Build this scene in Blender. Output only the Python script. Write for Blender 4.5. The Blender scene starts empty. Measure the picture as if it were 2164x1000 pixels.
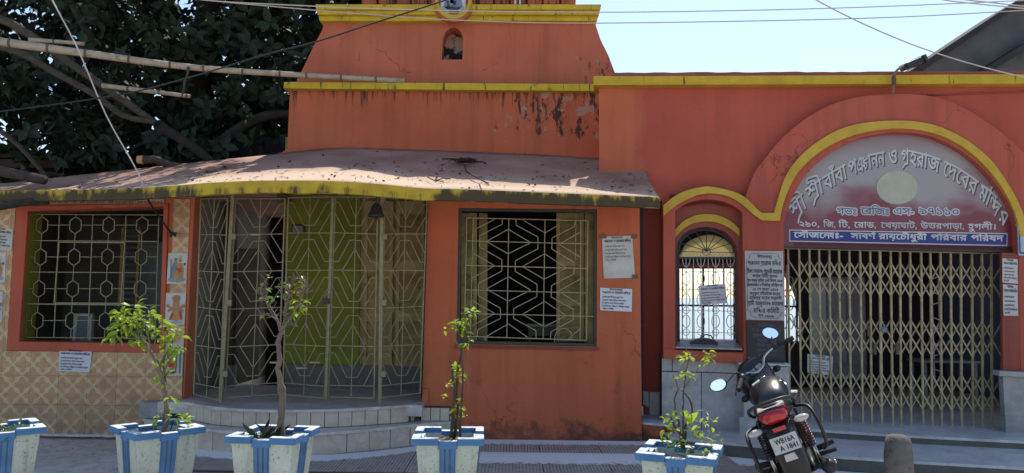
import bpy, math, random
from math import sin, cos, pi, radians as rad, sqrt, atan2, tan
from mathutils import Vector as V, Matrix
from mathutils.geometry import tessellate_polygon, delaunay_2d_cdt
random.seed(7)
SC = bpy.context.scene
COL = SC.collection
# ---------------------------------------------------------------- camera
F_PX, CX, CY = 1600.0, 1082.0, 500.0
PITCH, ROLL, EYE = rad(4.4), rad(0.7), 1.55
_f = V((0, cos(PITCH), sin(PITCH))); _r = V((1, 0, 0)); _u = V((0, -sin(PITCH), cos(PITCH)))
CR = _r*cos(ROLL) + _u*sin(ROLL); CU = -_r*sin(ROLL) + _u*cos(ROLL); CC = V((0, 0, EYE))
cam = bpy.data.cameras.new('camera'); cam.sensor_width = 36; cam.lens = 36*F_PX/2164
cam.clip_start = .05; cam.clip_end = 3000
cam_o = bpy.data.objects.new('camera', cam); COL.objects.link(cam_o)
cam_o.matrix_world = Matrix(((CR.x, CU.x, -_f.x, 0), (CR.y, CU.y, -_f.y, 0), (CR.z, CU.z, -_f.z, EYE), (0, 0, 0, 1)))
SC.camera = cam_o
# ---------------------------------------------------------------- light
SUN_EL, SUN_AZ = rad(59.5), rad(19)          # azimuth measured from +Y (behind the temple) towards +X
w = bpy.data.worlds.new('World'); SC.world = w; w.use_nodes = True
wn = w.node_tree; bg = wn.nodes['Background']
sk = wn.nodes.new('ShaderNodeTexSky'); sk.sky_type = 'NISHITA'; sk.sun_disc = False
sk.sun_elevation = SUN_EL; sk.sun_rotation = SUN_AZ; sk.air_density = 1.0; sk.dust_density = .8; sk.ozone_density = 1.0
wn.links.new(sk.outputs[0], bg.inputs[0]); bg.inputs[1].default_value = 0.15
sun = bpy.data.lights.new('sun', 'SUN'); sun.energy = 4.2; sun.angle = rad(.5); sun.color = (1, .95, .87)
sun_o = bpy.data.objects.new('sun', sun); COL.objects.link(sun_o)
sdir = V((sin(SUN_AZ)*cos(SUN_EL), cos(SUN_AZ)*cos(SUN_EL), sin(SUN_EL)))
sun_o.rotation_euler = sdir.to_track_quat('Z', 'Y').to_euler(); sun_o.location = (3, 12, 14)
SC.view_settings.view_transform = 'Standard'; SC.view_settings.look = 'None'
SC.view_settings.gamma = 1; SC.view_settings.use_curve_mapping = False
SC.view_settings.exposure = 0.55
# ---------------------------------------------------------------- picture -> place
def ray(px, py): return _f + CR*((px-CX)/F_PX) + CU*((CY-py)/F_PX)
def pt(px, py, pl):
    """point of the vertical plane pl=(Y0, slope, X0) seen at a pixel of the photograph"""
    if not isinstance(pl, tuple): pl = (pl, 0, 0)
    Y0, m, X0 = pl; d = ray(px, py); t = (Y0 - m*X0)/(d.y - m*d.x)
    return CC + d*t
def atz(px, py, z):
    d = ray(px, py); return CC + d*((z-EYE)/d.z)
def pn(pl):
    if not isinstance(pl, tuple): return V((0, 1, 0))
    return V((-pl[1], 1, 0)).normalized()
def off(pl, d):
    if not isinstance(pl, tuple): pl = (pl, 0, 0)
    return (pl[0]+d, pl[1], pl[2])
def smooth(pts, n=5):
    out = []
    P = [V(p).to_2d() if len(p) > 2 else V(p) for p in pts]
    for i in range(len(P)-1):
        a = P[max(i-1, 0)]; b = P[i]; c = P[i+1]; d = P[min(i+2, len(P)-1)]
        for k in range(n):
            t = k/n
            out.append(tuple(.5*((2*b) + (c-a)*t + (2*a-5*b+4*c-d)*t*t + (3*b-a-3*c+d)*t**3)))
    out.append(tuple(P[-1])); return out
def zs(pts, ox, oy, s): return [(ox+x*s, oy+y*s) for x, y in pts]
# ---------------------------------------------------------------- mesh building
class MB:
    def __init__(s): s.v = []; s.f = []
    def add(s, vs, fs):
        n = len(s.v); s.v += [V(q) for q in vs]; s.f += [tuple(n+i for i in f) for f in fs]; return s
    def box(s, a, b):
        x0, y0, z0 = a; x1, y1, z1 = b
        return s.add([(x0,y0,z0),(x1,y0,z0),(x1,y1,z0),(x0,y1,z0),(x0,y0,z1),(x1,y0,z1),(x1,y1,z1),(x0,y1,z1)],
                     [(0,3,2,1),(4,5,6,7),(0,1,5,4),(1,2,6,5),(2,3,7,6),(3,0,4,7)])
    def hexa(s, low, high):     # two quads, corner by corner
        return s.add(list(low)+list(high), [(0,3,2,1),(4,5,6,7),(0,1,5,4),(1,2,6,5),(2,3,7,6),(3,0,4,7)])
    def prism(s, outer, vec, holes=()):
        vec = V(vec); loops = [[V(q) for q in outer]] + [[V(q) for q in h] for h in holes]
        flat = [q for l in loops for q in l]; n = len(flat); tr = tessellate_polygon(loops)
        base = len(s.v); s.v += flat + [q+vec for q in flat]
        for t in tr:
            s.f.append((base+t[0], base+t[1], base+t[2])); s.f.append((base+n+t[2], base+n+t[1], base+n+t[0]))
        k = 0
        for l in loops:
            m = len(l)
            for i in range(m):
                a = k+i; b = k+(i+1) % m
                s.f.append((base+a, base+b, base+n+b, base+n+a))
            k += m
        return s
    def tube(s, pts, r, n=6, cap=True):
        pts = [V(q) for q in pts]; rs = r if isinstance(r, (list, tuple)) else [r]*len(pts)
        base = len(s.v); prev = None
        for i, q in enumerate(pts):
            d = (pts[min(i+1, len(pts)-1)] - pts[max(i-1, 0)])
            if d.length < 1e-9: d = V((0, 0, 1))
            d.normalize()
            if prev is None:
                ref = V((0, 0, 1)) if abs(d.z) < .9 else V((1, 0, 0)); a = d.cross(ref).normalized()
            else:
                a = prev - d*prev.dot(d)
                a = a.normalized() if a.length > 1e-6 else d.orthogonal().normalized()
            prev = a; b = d.cross(a)
            for k in range(n):
                th = 2*pi*(k+.5)/n; s.v.append(q + (a*cos(th) + b*sin(th))*rs[i])
        for i in range(len(pts)-1):
            for k in range(n):
                a = base+i*n+k; b = base+i*n+(k+1) % n; s.f.append((a, b, b+n, a+n))
        if cap:
            s.f.append(tuple(base+k for k in range(n))[::-1]); s.f.append(tuple(base+(len(pts)-1)*n+k for k in range(n)))
        return s
    def lathe(s, c, prof, n=16, axis='z'):
        c = V(c); base = len(s.v)
        for r, h in prof:
            for k in range(n):
                th = 2*pi*k/n
                q = {'z': V((r*cos(th), r*sin(th), h)), 'y': V((r*cos(th), h, r*sin(th))), 'x': V((h, r*cos(th), r*sin(th)))}[axis]
                s.v.append(c+q)
        for i in range(len(prof)-1):
            for k in range(n):
                a = base+i*n+k; b = base+i*n+(k+1) % n; s.f.append((a, b, b+n, a+n))
        s.f.append(tuple(base+k for k in range(n))[::-1]); s.f.append(tuple(base+(len(prof)-1)*n+k for k in range(n)))
        return s
    def xf(s, M): s.v = [M @ q for q in s.v]; return s
    def join(s, o): return s.add(o.v, o.f)
OFF = {}
def obj(name, mb, mat, parent=None, smooth_=False, bev=0, world=True):
    me = bpy.data.meshes.new(name); o_ = OFF.get(parent.name, V((0,0,0))) if (parent and world) else V((0,0,0))
    me.from_pydata([tuple(q-o_) for q in mb.v], [], mb.f)
    if mat: me.materials.append(mat)
    me.validate(); me.update()
    import bmesh
    bm = bmesh.new(); bm.from_mesh(me); bmesh.ops.recalc_face_normals(bm, faces=bm.faces)
    bm.to_mesh(me); bm.free()
    if smooth_:
        for p in me.polygons: p.use_smooth = True
    o = bpy.data.objects.new(name, me); COL.objects.link(o)
    if parent: o.parent = parent; OFF[o.name] = o_
    if bev:
        b = o.modifiers.new('bevel', 'BEVEL'); b.width = bev; b.segments = 2; b.limit_method = 'ANGLE'; b.angle_limit = rad(40)
    return o
def tag(o, label=None, cat=None, group=None, kind=None):
    if label: o['label'] = label
    if cat: o['category'] = cat
    if group: o['group'] = group
    if kind: o['kind'] = kind
    return o
def thing(name, loc, label, cat, group=None):
    o = bpy.data.objects.new(name, None); COL.objects.link(o); o.location = loc; o.empty_display_size = .1
    OFF[o.name] = V(loc); return tag(o, label, cat, group)
def slab(pxo, pl, th, holes=(), mb=None):
    mb = mb or MB(); return mb.prism([pt(x, y, pl) for x, y in pxo], pn(pl)*th, [[pt(x, y, pl) for x, y in h] for h in holes])
def rod(mb, a, b, pl, r, n=4): return mb.tube([pt(a[0], a[1], pl), pt(b[0], b[1], pl)], r, n)
def rods(mb, pts, pl, r, n=4):
    for a, b in zip(pts, pts[1:]): rod(mb, a, b, pl, r, n)
def share(proto, name=None):
    c = proto.copy(); COL.objects.link(c); OFF[c.name] = OFF.get(proto.name, V((0,0,0))); return c
# ---------------------------------------------------------------- materials
class NT:
    def __init__(s, name):
        s.m = bpy.data.materials.new(name); s.m.use_nodes = True; s.t = s.m.node_tree; s.b = s.t.nodes['Principled BSDF']
        s._pos = None
    def n(s, ty, **kw):
        x = s.t.nodes.new(ty)
        for k, v in kw.items(): setattr(x, k, v)
        return x
    def l(s, a, b): s.t.links.new(a, b)
    def pos(s, scale=(1,1,1), local=False):
        g = s.n('ShaderNodeTexCoord').outputs['Object'] if local else s.n('ShaderNodeNewGeometry').outputs['Position']
        m = s.n('ShaderNodeMapping'); m.inputs['Scale'].default_value = scale; s.l(g, m.inputs[0]); return m.outputs[0]
    def noise(s, scale=5, vec=(1,1,1), detail=4, rough=.55, local=False, dist=0):
        x = s.n('ShaderNodeTexNoise'); x.inputs['Scale'].default_value = scale; x.inputs['Detail'].default_value = detail
        x.inputs['Roughness'].default_value = rough; x.inputs['Distortion'].default_value = dist
        s.l(s.pos(vec, local), x.inputs[0]); return x.outputs[0]
    def ramp(s, v, a, b, lo=0, hi=1):
        x = s.n('ShaderNodeMapRange'); x.clamp = True
        for i, q in zip((1, 2, 3, 4), (a, b, lo, hi)): x.inputs[i].default_value = q
        s.l(v, x.inputs[0]); return x.outputs[0]
    def math(s, op, a, b=None):
        x = s.n('ShaderNodeMath', operation=op)
        for i, q in enumerate((a, b)):
            if q is None: continue
            if isinstance(q, (int, float)): x.inputs[i].default_value = q
            else: s.l(q, x.inputs[i])
        return x.outputs[0]
    def mix(s, f, a, b):
        x = s.n('ShaderNodeMix', data_type='RGBA')
        for i, q in ((0, f), (6, a), (7, b)):
            if isinstance(q, (int, float)): x.inputs[i].default_value = q
            elif isinstance(q, (tuple, list)): x.inputs[i].default_value = (*q[:3], 1)
            else: s.l(q, x.inputs[i])
        return x.outputs[2]
    def cracks(s, sc=1.1):
        vo = s.n('ShaderNodeTexVoronoi', feature='DISTANCE_TO_EDGE'); vo.inputs['Scale'].default_value = sc
        nz = s.n('ShaderNodeTexNoise'); nz.inputs['Scale'].default_value = 3; nz.inputs['Detail'].default_value = 6; s.l(s.pos(), nz.inputs[0])
        ad = s.n('ShaderNodeVectorMath', operation='MULTIPLY_ADD'); s.l(nz.outputs[1], ad.inputs[0]); ad.inputs[1].default_value = (.55, .55, .55); s.l(s.pos(), ad.inputs[2])
        s.l(ad.outputs[0], vo.inputs[0])
        return s.math('MULTIPLY', s.ramp(vo.outputs[0], .0, .007, 1, 0), s.ramp(s.noise(1.3, detail=3), .52, .6, 0, .75))
    def axis(s, k, local=False):
        x = s.n('ShaderNodeSeparateXYZ'); s.l(s.pos((1,1,1), local), x.inputs[0]); return x.outputs[k]
    def bump(s, h, d=.003, st=.6):
        x = s.n('ShaderNodeBump'); x.inputs['Strength'].default_value = st; x.inputs['Distance'].default_value = d
        s.l(h, x.inputs['Height']); s.l(x.outputs[0], s.b.inputs['Normal'])
    def col(s, c):
        if isinstance(c, (tuple, list)): s.b.inputs['Base Color'].default_value = (*c[:3], 1)
        else: s.l(c, s.b.inputs['Base Color'])
    def fin(s, rough=.8, metal=0, spec=.4):
        s.b.inputs['Roughness'].default_value = rough; s.b.inputs['Metallic'].default_value = metal
        s.b.inputs['Specular IOR Level'].default_value = spec; return s.m
def simple(name, c, rough=.7, var=.25, sc=6, metal=0, spec=.4, bump=0, local=False, dirt=None, dsc=3, dth=(.55,.7), bsc=40):
    t = NT(name); c2 = tuple(x*(1-var) for x in c); c1 = tuple(min(1, x*(1+var*.6)) for x in c)
    k = t.mix(t.ramp(t.noise(sc, local=local), .3, .7), c2, c1)
    oi_ = t.n('ShaderNodeObjectInfo').outputs['Random']; k = t.mix(t.ramp(oi_, 0, 1, 0, .28 if var else 0), k, tuple(x*.35 for x in c))
    if dirt: k = t.mix(t.ramp(t.noise(dsc, detail=7, rough=.65, local=local), dth[0], dth[1], 0, .85), k, dirt)
    t.col(k)
    if bump: t.bump(t.noise(bsc, local=local, detail=5), bump)
    return t.fin(rough, metal, spec)
def plaster(name, c, band=None, drip=0, mould=None, base=None, worn=.0, zgrad=None):
    """painted plaster; band=(ztop,len,thr) vertical mould streaks; mould=(x0,x1,z0,z1) patch field; base=(z,h) damp foot"""
    t = NT(name)
    k = t.mix(t.ramp(t.noise(1.3, detail=3), .3, .7), tuple(x*.86 for x in c), tuple(min(1, x*1.1) for x in c))
    k = t.mix(t.ramp(t.noise(9, (1,1,.12), detail=5), .52, .75, 0, .22), k, tuple(x*.55 for x in c))
    k = t.mix(t.ramp(t.noise(26, detail=6, rough=.7), .62, .72, 0, .28), k, (c[0]*1.2, c[1]*2.0, c[2]*2.2))
    k = t.mix(t.ramp(t.noise(4.2, detail=8, rough=.75), .66, .72, 0, .35), k, (c[0]*.5, c[1]*.6, c[2]*.8))
    blk = (.022, .018, .016)
    if band:
        zt, ln, th = band; z = t.axis(2)
        m = t.ramp(z, zt-ln, zt, 0, 1)
        s = t.math('MULTIPLY', m, .34)
        s2 = t.math('ADD', t.noise(24, (1, 1, .05), detail=5, rough=.7), s)
        k = t.mix(t.ramp(s2, th, th+.08, 0, .88), k, blk)
    if mould:
        x0, x1, z0, z1 = mould
        mx = t.math('MULTIPLY', t.ramp(t.axis(0), x0, x0+(x1-x0)*.6), t.ramp(t.axis(2), z0, z0+.25))
        mx = t.math('MULTIPLY', mx, t.ramp(t.axis(2), z1, z1-.12))
        s = t.math('ADD', t.noise(8, (1, 1, .38), detail=8, rough=.74), t.math('MULTIPLY', mx, .18))
        k = t.mix(t.ramp(s, .70, .735, 0, .92), k, blk)
        s = t.math('ADD', t.noise(7.5, (1, 1, .8), detail=8, rough=.7), t.math('MULTIPLY', mx, .12))
        k = t.mix(t.math('MULTIPLY', t.ramp(s, .69, .70), t.ramp(mx, .02, .2)), k, (.33, .2, .15))
    if base:
        m = t.ramp(t.axis(2), base[0]+base[1], base[0], 0, .3)
        s = t.math('ADD', t.noise(6, detail=8, rough=.7), m)
        k = t.mix(t.ramp(s, .60, .78, 0, .85), k, (.05, .035, .03))
    if worn:
        k = t.mix(t.ramp(t.noise(3.1, detail=9, rough=.75), .7, .715, 0, worn), k, (.3, .27, .25))
    # faded patches, soft runs of dirt and hairline cracks
    k = t.mix(t.ramp(t.noise(.8, (1, 1, 1.6), detail=6, rough=.6), .46, .66, 0, .42), k, (min(1, c[0]*1.08), c[1]*1.35, c[2]*1.4))
    k = t.mix(t.ramp(t.noise(5, (1, 1, .05), detail=6, rough=.65), .50, .72, 0, .42), k, tuple(x*.42 for x in c))
    k = t.mix(t.cracks(), k, tuple(x*.3 for x in c))
    t.col(k); t.bump(t.math('ADD', t.noise(3, detail=3), t.math('MULTIPLY', t.noise(60, detail=4), .25)), .016, .6)
    return t.fin(.78, 0, .3)
def fascia(name, c, th, drip=True, sc=4):
    t = NT(name)
    k = t.mix(t.ramp(t.noise(6), .3, .7), tuple(x*.75 for x in c), c)
    k = t.mix(t.ramp(t.noise(26, (1, 1, .08), detail=6, rough=.7), th, th+.07, 0, .9), k, (.03, .024, .018))
    k = t.mix(t.ramp(t.noise(sc, detail=8, rough=.7), th+.02, th+.08, 0, .75), k, (.06, .05, .04))
    t.col(k); t.bump(t.noise(50), .006); return t.fin(.75, 0, .3)
RED = (.47, .115, .068); ORG = (.52, .15, .065)
M = {}
M['tower_low'] = plaster('tower_plaster', (.44, .108, .048), band=(4.06, .6, .78), mould=(-.8, 1.0, 3.25, 4.25), worn=.25)
M['tower_up'] = plaster('upper_tower_plaster', (.43, .115, .062), band=(5.15, .4, .84), mould=(-.2, 2.6, 3.9, 4.6), worn=.6)
M['front'] = plaster('orange_plaster', (.50, .125, .055), base=(0, .35))
def wall_right():
    t = NT('red_plaster')
    f = t.ramp(t.math('ADD', t.axis(0), t.math('MULTIPLY', t.noise(3, detail=6), .25)), 1.50, 1.62)
    f = t.math('MAXIMUM', f, t.ramp(t.axis(2), 2.6, 2.5))
    k = t.mix(t.ramp(t.noise(1.3, detail=3), .3, .7), (.36, .070, .045), (.43, .088, .055))
    o = t.mix(t.ramp(t.noise(1.3, detail=3), .3, .7), (.44, .11, .05), (.52, .15, .075))
    k = t.mix(f, o, k)  # upper left end turns orange: bounced light painted into the wall colour
    k = t.mix(t.ramp(t.noise(9, (1,1,.10), detail=5), .50, .75, 0, .28), k, (.2, .045, .035))
    k = t.mix(t.ramp(t.noise(30, detail=6, rough=.7), .64, .70, 0, .4), k, (.5, .28, .2))
    t.col(k); t.bump(t.math('ADD', t.noise(3, detail=3), t.math('MULTIPLY', t.noise(60, detail=4), .25)), .012, .5); return t.fin(.78, 0, .3)
M['wall_r'] = wall_right()
M['portal'] = plaster('portal_plaster', (.41, .088, .056))
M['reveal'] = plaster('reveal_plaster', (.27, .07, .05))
M['frame_o'] = plaster('orange_frame_paint', (.45, .10, .055))
M['yellow'] = fascia('yellow_paint', (.55, .37, .035), .62)
M['yellow_clean'] = fascia('clean_yellow_paint', (.56, .37, .05), .70)
M['yellow_band'] = fascia('stained_yellow_paint', (.56, .40, .03), .585)
# canopy fascia: more paint left near the door bay
def canopy_edge():
    t = NT('grimy_yellow_edge_paint')
    k = t.mix(t.ramp(t.noise(7), .3, .7), (.36, .25, .03), (.52, .38, .035))
    mid = t.math('MULTIPLY', t.ramp(t.axis(0), -3.3, -2.7), t.ramp(t.axis(0), -.62, -.75))
    top = t.ramp(t.axis(2), 2.455, 2.53)
    pro = t.math('ADD', t.math('MULTIPLY', mid, .175), t.math('MULTIPLY', top, .17))
    n = t.math('SUBTRACT', t.noise(7, (1, 1, .22), detail=8, rough=.7), pro)
    k = t.mix(t.ramp(n, .30, .42, 0, .93), k, (.045, .035, .027))
    t.col(k); t.bump(t.noise(30), .01); return t.fin(.85, 0, .2)
M['canopy_edge'] = canopy_edge()
def canopy_top():
    t = NT('dusty_sunlit_canopy_plaster')
    k = t.mix(t.ramp(t.noise(2.2, detail=5), .35, .65), (.26, .145, .11), (.36, .22, .165))
    k = t.mix(t.ramp(t.axis(1), 8.0, 7.3, 0, .85), k, (.60, .45, .32))  # paler towards the front edge: sunlight painted into the plaster colour
    k = t.mix(t.ramp(t.noise(38, detail=8, rough=.75), .62, .68, 0, .7), k, (.10, .06, .05))
    k = t.mix(t.ramp(t.noise(3.5, detail=8, rough=.7), .58, .7, 0, .55), k, (.17, .13, .11))
    t.col(k); t.bump(t.noise(22, detail=8, rough=.7), .015); return t.fin(.9, 0, .2)
M['canopy_top'] = canopy_top()
def tilemat():
    t = NT('quatrefoil_tile_glaze')
    sx = t.n('ShaderNodeSeparateXYZ'); t.l(t.pos(), sx.inputs[0]); x, z = sx.outputs[0], sx.outputs[2]
    P = .215
    u = t.math('DIVIDE', t.math('ADD', x, z), P); v = t.math('DIVIDE', t.math('SUBTRACT', x, z), P)
    def ss(m): return t.math('MULTIPLY', t.math('SINE', t.math('MULTIPLY', u, m*pi)), t.math('SINE', t.math('MULTIPLY', v, m*pi)))
    d = t.math('ABSOLUTE', t.math('ADD', ss(1), t.math('MULTIPLY', ss(3), .26)))
    k = t.mix(t.ramp(t.noise(14, detail=6, rough=.6), .3, .7), (.42, .225, .10), (.55, .335, .17))
    k = t.mix(t.ramp(t.noise(40, (1, 1, .3), detail=6), .5, .7, 0, .4), k, (.24, .13, .07))
    k = t.mix(t.ramp(d, .27, .20), k, (.60, .44, .25))
    k = t.mix(t.ramp(t.n('ShaderNodeObjectInfo').outputs['Random'], 0, 1, 0, .30), k, (.30, .17, .09))
    k = t.mix(t.ramp(t.noise(2.6, detail=7, rough=.65), .50, .75, 0, .65), k, (.19, .12, .08))
    k = t.mix(t.math('MULTIPLY', t.ramp(t.axis(2), .5, .0), t.ramp(t.noise(7, detail=8, rough=.7), .4, .65, 0, .8)), k, (.13, .10, .08))
    t.col(k); return t.fin(.35, 0, .45)
M['tile'] = tilemat()
def marble(name, c, dark, dsc=4, amt=.8):
    t = NT(name)
    n = t.noise(2.2, detail=8, rough=.62, dist=1.5)
    v = t.ramp(t.math('ABSOLUTE', t.math('SUBTRACT', n, .5)), 0, .06, 1, 0)
    k = t.mix(t.ramp(t.noise(3, detail=5), .3, .7), tuple(x*.8 for x in c), c)
    k = t.mix(t.math('MULTIPLY', v, .35), k, tuple(x*.45 for x in c))
    k = t.mix(t.ramp(t.n('ShaderNodeObjectInfo').outputs['Random'], 0, 1, 0, .35), k, tuple(x*.62 for x in c))
    k = t.mix(t.ramp(t.noise(dsc, detail=8, rough=.7), .45, .70, 0, amt), k, dark)
    t.col(k); return t.fin(.38, 0, .5)
M['marble'] = marble('dirty_grey_marble', (.50, .50, .50), (.22, .20, .18))
M['tread'] = marble('worn_marble_tread', (.70, .67, .62), (.33, .30, .27))
M['tread_grey'] = marble('pale_marble_tread', (.68, .70, .70), (.34, .34, .33))
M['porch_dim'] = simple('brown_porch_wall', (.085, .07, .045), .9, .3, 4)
M['riser'] = marble('rough_white_riser_tile', (.72, .62, .50), (.33, .25, .18), 3.0, .6)
M['riser_dark'] = marble('green_grey_riser_stone', (.13, .13, .11), (.05, .05, .045))
M['marble_dk'] = marble('dull_pedestal_marble', (.34, .35, .36), (.16, .15, .14))
M['grout'] = simple('dark_grout', (.10, .085, .07), .95)
M['plinth'] = simple('plinth_cement', (.17, .16, .15), .9, dirt=(.07, .06, .055), bump=.004)
M['grille'] = simple('cream_grille_paint', (.38, .32, .18), .5, .25, 20, dirt=(.17, .12, .07), dsc=18, dth=(.58, .68))
M['grille_g'] = simple('greenish_grille_paint', (.27, .235, .13), .5, .25, 20, dirt=(.17, .13, .08), dsc=18, dth=(.6, .7))
M['gate'] = simple('cream_gate_paint', (.43, .355, .20), .5, .3, 16, dirt=(.14, .10, .06), dsc=14, dth=(.55, .7))
M['white_iron'] = simple('white_iron_paint', (.6, .6, .58), .5)
M['black_iron'] = simple('black_iron', (.035, .037, .035), .5)
M['dark_frame'] = simple('dark_olive_frame', (.055, .055, .035), .55, .3, 20)
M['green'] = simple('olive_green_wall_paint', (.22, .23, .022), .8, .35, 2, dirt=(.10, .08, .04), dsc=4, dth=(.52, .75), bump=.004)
M['shutter'] = simple('tan_shutter_paint', (.42, .30, .12), .6, .3, 8, dirt=(.12, .08, .04), dsc=6)
M['shutter_o'] = simple('olive_shutter_paint', (.32, .26, .10), .6, .3, 8, dirt=(.1, .07, .03), dsc=6)
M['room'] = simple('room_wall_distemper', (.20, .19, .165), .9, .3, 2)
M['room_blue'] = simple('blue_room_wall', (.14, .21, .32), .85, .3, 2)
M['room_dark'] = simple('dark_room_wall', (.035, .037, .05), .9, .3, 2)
M['steel'] = simple('grey_cupboard_paint', (.20, .23, .24), .45, .2, 5, dirt=(.12, .1, .09), dsc=7)
M['wood'] = simple('dark_table_wood', (.07, .055, .045), .5)
M['paper'] = simple('white_paper', (.68, .69, .72), .85, .1, 6, bump=.004, bsc=9)
M['paper_old'] = simple('old_grey_paper', (.58, .56, .52), .85, .2, 6, bump=.006, bsc=9)
M['ink'] = simple('black_ink', (.03, .03, .045), .8, 0)
M['ink_blue'] = simple('blue_black_ink', (.04, .05, .12), .8, 0)
M['bark'] = simple('grey_bark', (.075, .06, .045), .95, .4, 12, bump=.02, bsc=20)
M['bark_dk'] = simple('dark_bark', (.035, .03, .024), .95, .4, 12, bump=.02, bsc=20)
M['cutwood'] = simple('fresh_cut_wood', (.55, .32, .13), .9, .4, 20)
M['bamboo'] = simple('weathered_bamboo', (.40, .33, .24), .7, .35, 9, dirt=(.12, .09, .06), dsc=9, dth=(.55, .68))
M['bamboo_dk'] = simple('dark_bamboo_node', (.12, .09, .06), .8)
M['wire'] = simple('pale_cable', (.55, .48, .44), .6, .1)
M['wire_dk'] = simple('black_cable', (.02, .02, .02), .6, .1)
M['concrete'] = simple('stained_concrete', (.13, .13, .13), .9, .3, 2, dirt=(.045, .045, .045), dsc=1.2, bump=.01, bsc=12)
M['concrete_dk'] = simple('black_stained_concrete', (.035, .035, .037), .9, .3, 3)
# ---------------------------------------------------------------- lettering
_gc = {}
def _outline(s):
    c = bpy.data.curves.new('tmp', 'FONT'); c.body = s; c.size = 1; c.fill_mode = 'NONE'; c.resolution_u = 2
    o = bpy.data.objects.new('tmp', c); COL.objects.link(o)
    me = bpy.data.meshes.new_from_object(o)
    vs = [(v.co.x, v.co.y) for v in me.vertices]; nx = {}
    for e in me.edges: nx.setdefault(e.vertices[0], []).append(e.vertices[1]); nx.setdefault(e.vertices[1], []).append(e.vertices[0])
    seen = set(); loops = []
    for i in range(len(vs)):
        if i in seen or i not in nx: continue
        l = [i]; seen.add(i); cur = i
        order = sorted(nx[i]); nxt = order[0]          # keep the spline's own direction: next index first
        while nxt not in seen:
            l.append(nxt); seen.add(nxt); q = [k for k in nx[nxt] if k not in seen]
            if not q: break
            nxt = q[0]
        loops.append([vs[k] for k in l])
    bpy.data.objects.remove(o); bpy.data.curves.remove(c); bpy.data.meshes.remove(me)
    return loops
def glyph(ch):
    if ch in _gc: return _gc[ch]
    if '_d' not in _gc: _gc['_d'] = min(p[0] for p in _outline('।')[-1])
    L = _outline(ch+'।'); adv = min(p[0] for p in L[-1]) - _gc['_d']
    _gc[ch] = (L[:-1], adv); return _gc[ch]
PRE = 'িেৈ'; POST = 'াীৗ'; BELOW = 'ুূৃঁ়'; CONS = set(chr(c) for c in range(0x995, 0x9BA)) | set('ড়ঢ়য়ৎ')
def stroke(pts, wd):
    L = []
    for a, b in zip(pts, pts[1:]):
        d = (V(b)-V(a)).normalized(); n = V((-d.y, d.x))*wd*.5; e = d*wd*.4
        q = [tuple(V(a)-e-n), tuple(V(b)+e-n), tuple(V(b)+e+n), tuple(V(a)-e+n)]
        if '_s' not in _gc:
            l = _outline('।')[-1]; _gc['_s'] = sum(l[k-1][0]*l[k][1]-l[k][0]*l[k-1][1] for k in range(len(l))) > 0
        L.append(q if _gc['_s'] else q[::-1])
    return L
def shape(text):
    """small Bengali shaper: reorders vowel signs and stacks conjuncts; returns contours, width"""
    text = text.replace('ড'+'়', 'ড়').replace('য'+'়', 'য়').replace('ো', 'ে\u0001').replace('ৌ', 'ে\u0002')
    out = []; x = 0; i = 0; n = len(text)
    def put(ch, sx=1, sy=1, dx=0, dy=0, adv=True):
        nonlocal x
        L, a = glyph(ch); out.extend([[(x+dx+p[0]*sx, dy+p[1]*sy) for p in l] for l in L])
        if adv: x += a*sx
        return a*sx
    while i < n:
        c = text[i]
        if c in CONS:
            cl = [c]; i += 1
            while i+1 < n and text[i] == '্' and text[i+1] in CONS: cl.append(text[i+1]); i += 2
            signs = ''
            while i < n and (text[i] in PRE+POST+BELOW or text[i] in '\u0001\u0002'): signs += text[i]; i += 1
            for s in signs:
                if s in PRE: put(s)
            x0 = x; reph = len(cl) > 1 and cl[0] == 'র'
            if reph: cl = cl[1:]
            key = ''.join(cl)
            if key == 'তত': a = put('ও'); out.extend(stroke([(x-a, .62), (x, .62)], .075))
            elif key in ('নদ',): put('ন', .72, .8, 0, .125); put('দ', .75, .85, -.1, -.06)
            elif key == 'ঞচ': put('ঞ', .75, 1); put('চ', .6, .72, -.12, .03)
            else:
                put(cl[0])
                for k in cl[1:]:
                    if k == 'র': w_ = x-x0; out.extend(stroke([(x-.12, .02), (x0+w_*.5, -.02), (x0+w_*.2, -.16)], .075))
                    elif k == 'য': put('য', .6, 1, -.05)
                    else: put(k, .55, .5, -.42, -.24, adv=False)
            if reph: out.extend(stroke([(x-.28, .66), (x-.02, .86)], .08))
            for s in signs:
                if s in POST: put(s)
                elif s == '\u0001': put('া')
                elif s == '\u0002': put('ৗ')
                elif s in BELOW: put(s)
        elif c == ' ': x += .26; i += 1
        else: put(c); i += 1
    return out, x
def fill(loops):
    vs = []; es = []
    for l in loops:
        b = len(vs); vs += [V(p) for p in l]; m = len(l); es += [(b+k, b+(k+1) % m) for k in range(m)]
    r = delaunay_2d_cdt(vs, es, [], 0, 1e-5)
    V2 = r[0]; F = []
    for f in r[2]:
        cx = sum(V2[k].x for k in f)/len(f); cy = sum(V2[k].y for k in f)/len(f); wn_ = 0
        for l in loops:
            m = len(l)
            for k in range(m):
                x1, y1 = l[k]; x2, y2 = l[(k+1) % m]
                if (y1 > cy) != (y2 > cy) and x1+(cy-y1)*(x2-x1)/(y2-y1) > cx: wn_ += 1 if y2 > y1 else -1
        if wn_: F.append(tuple(f))
    return V2, F
_tc = {}
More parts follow.
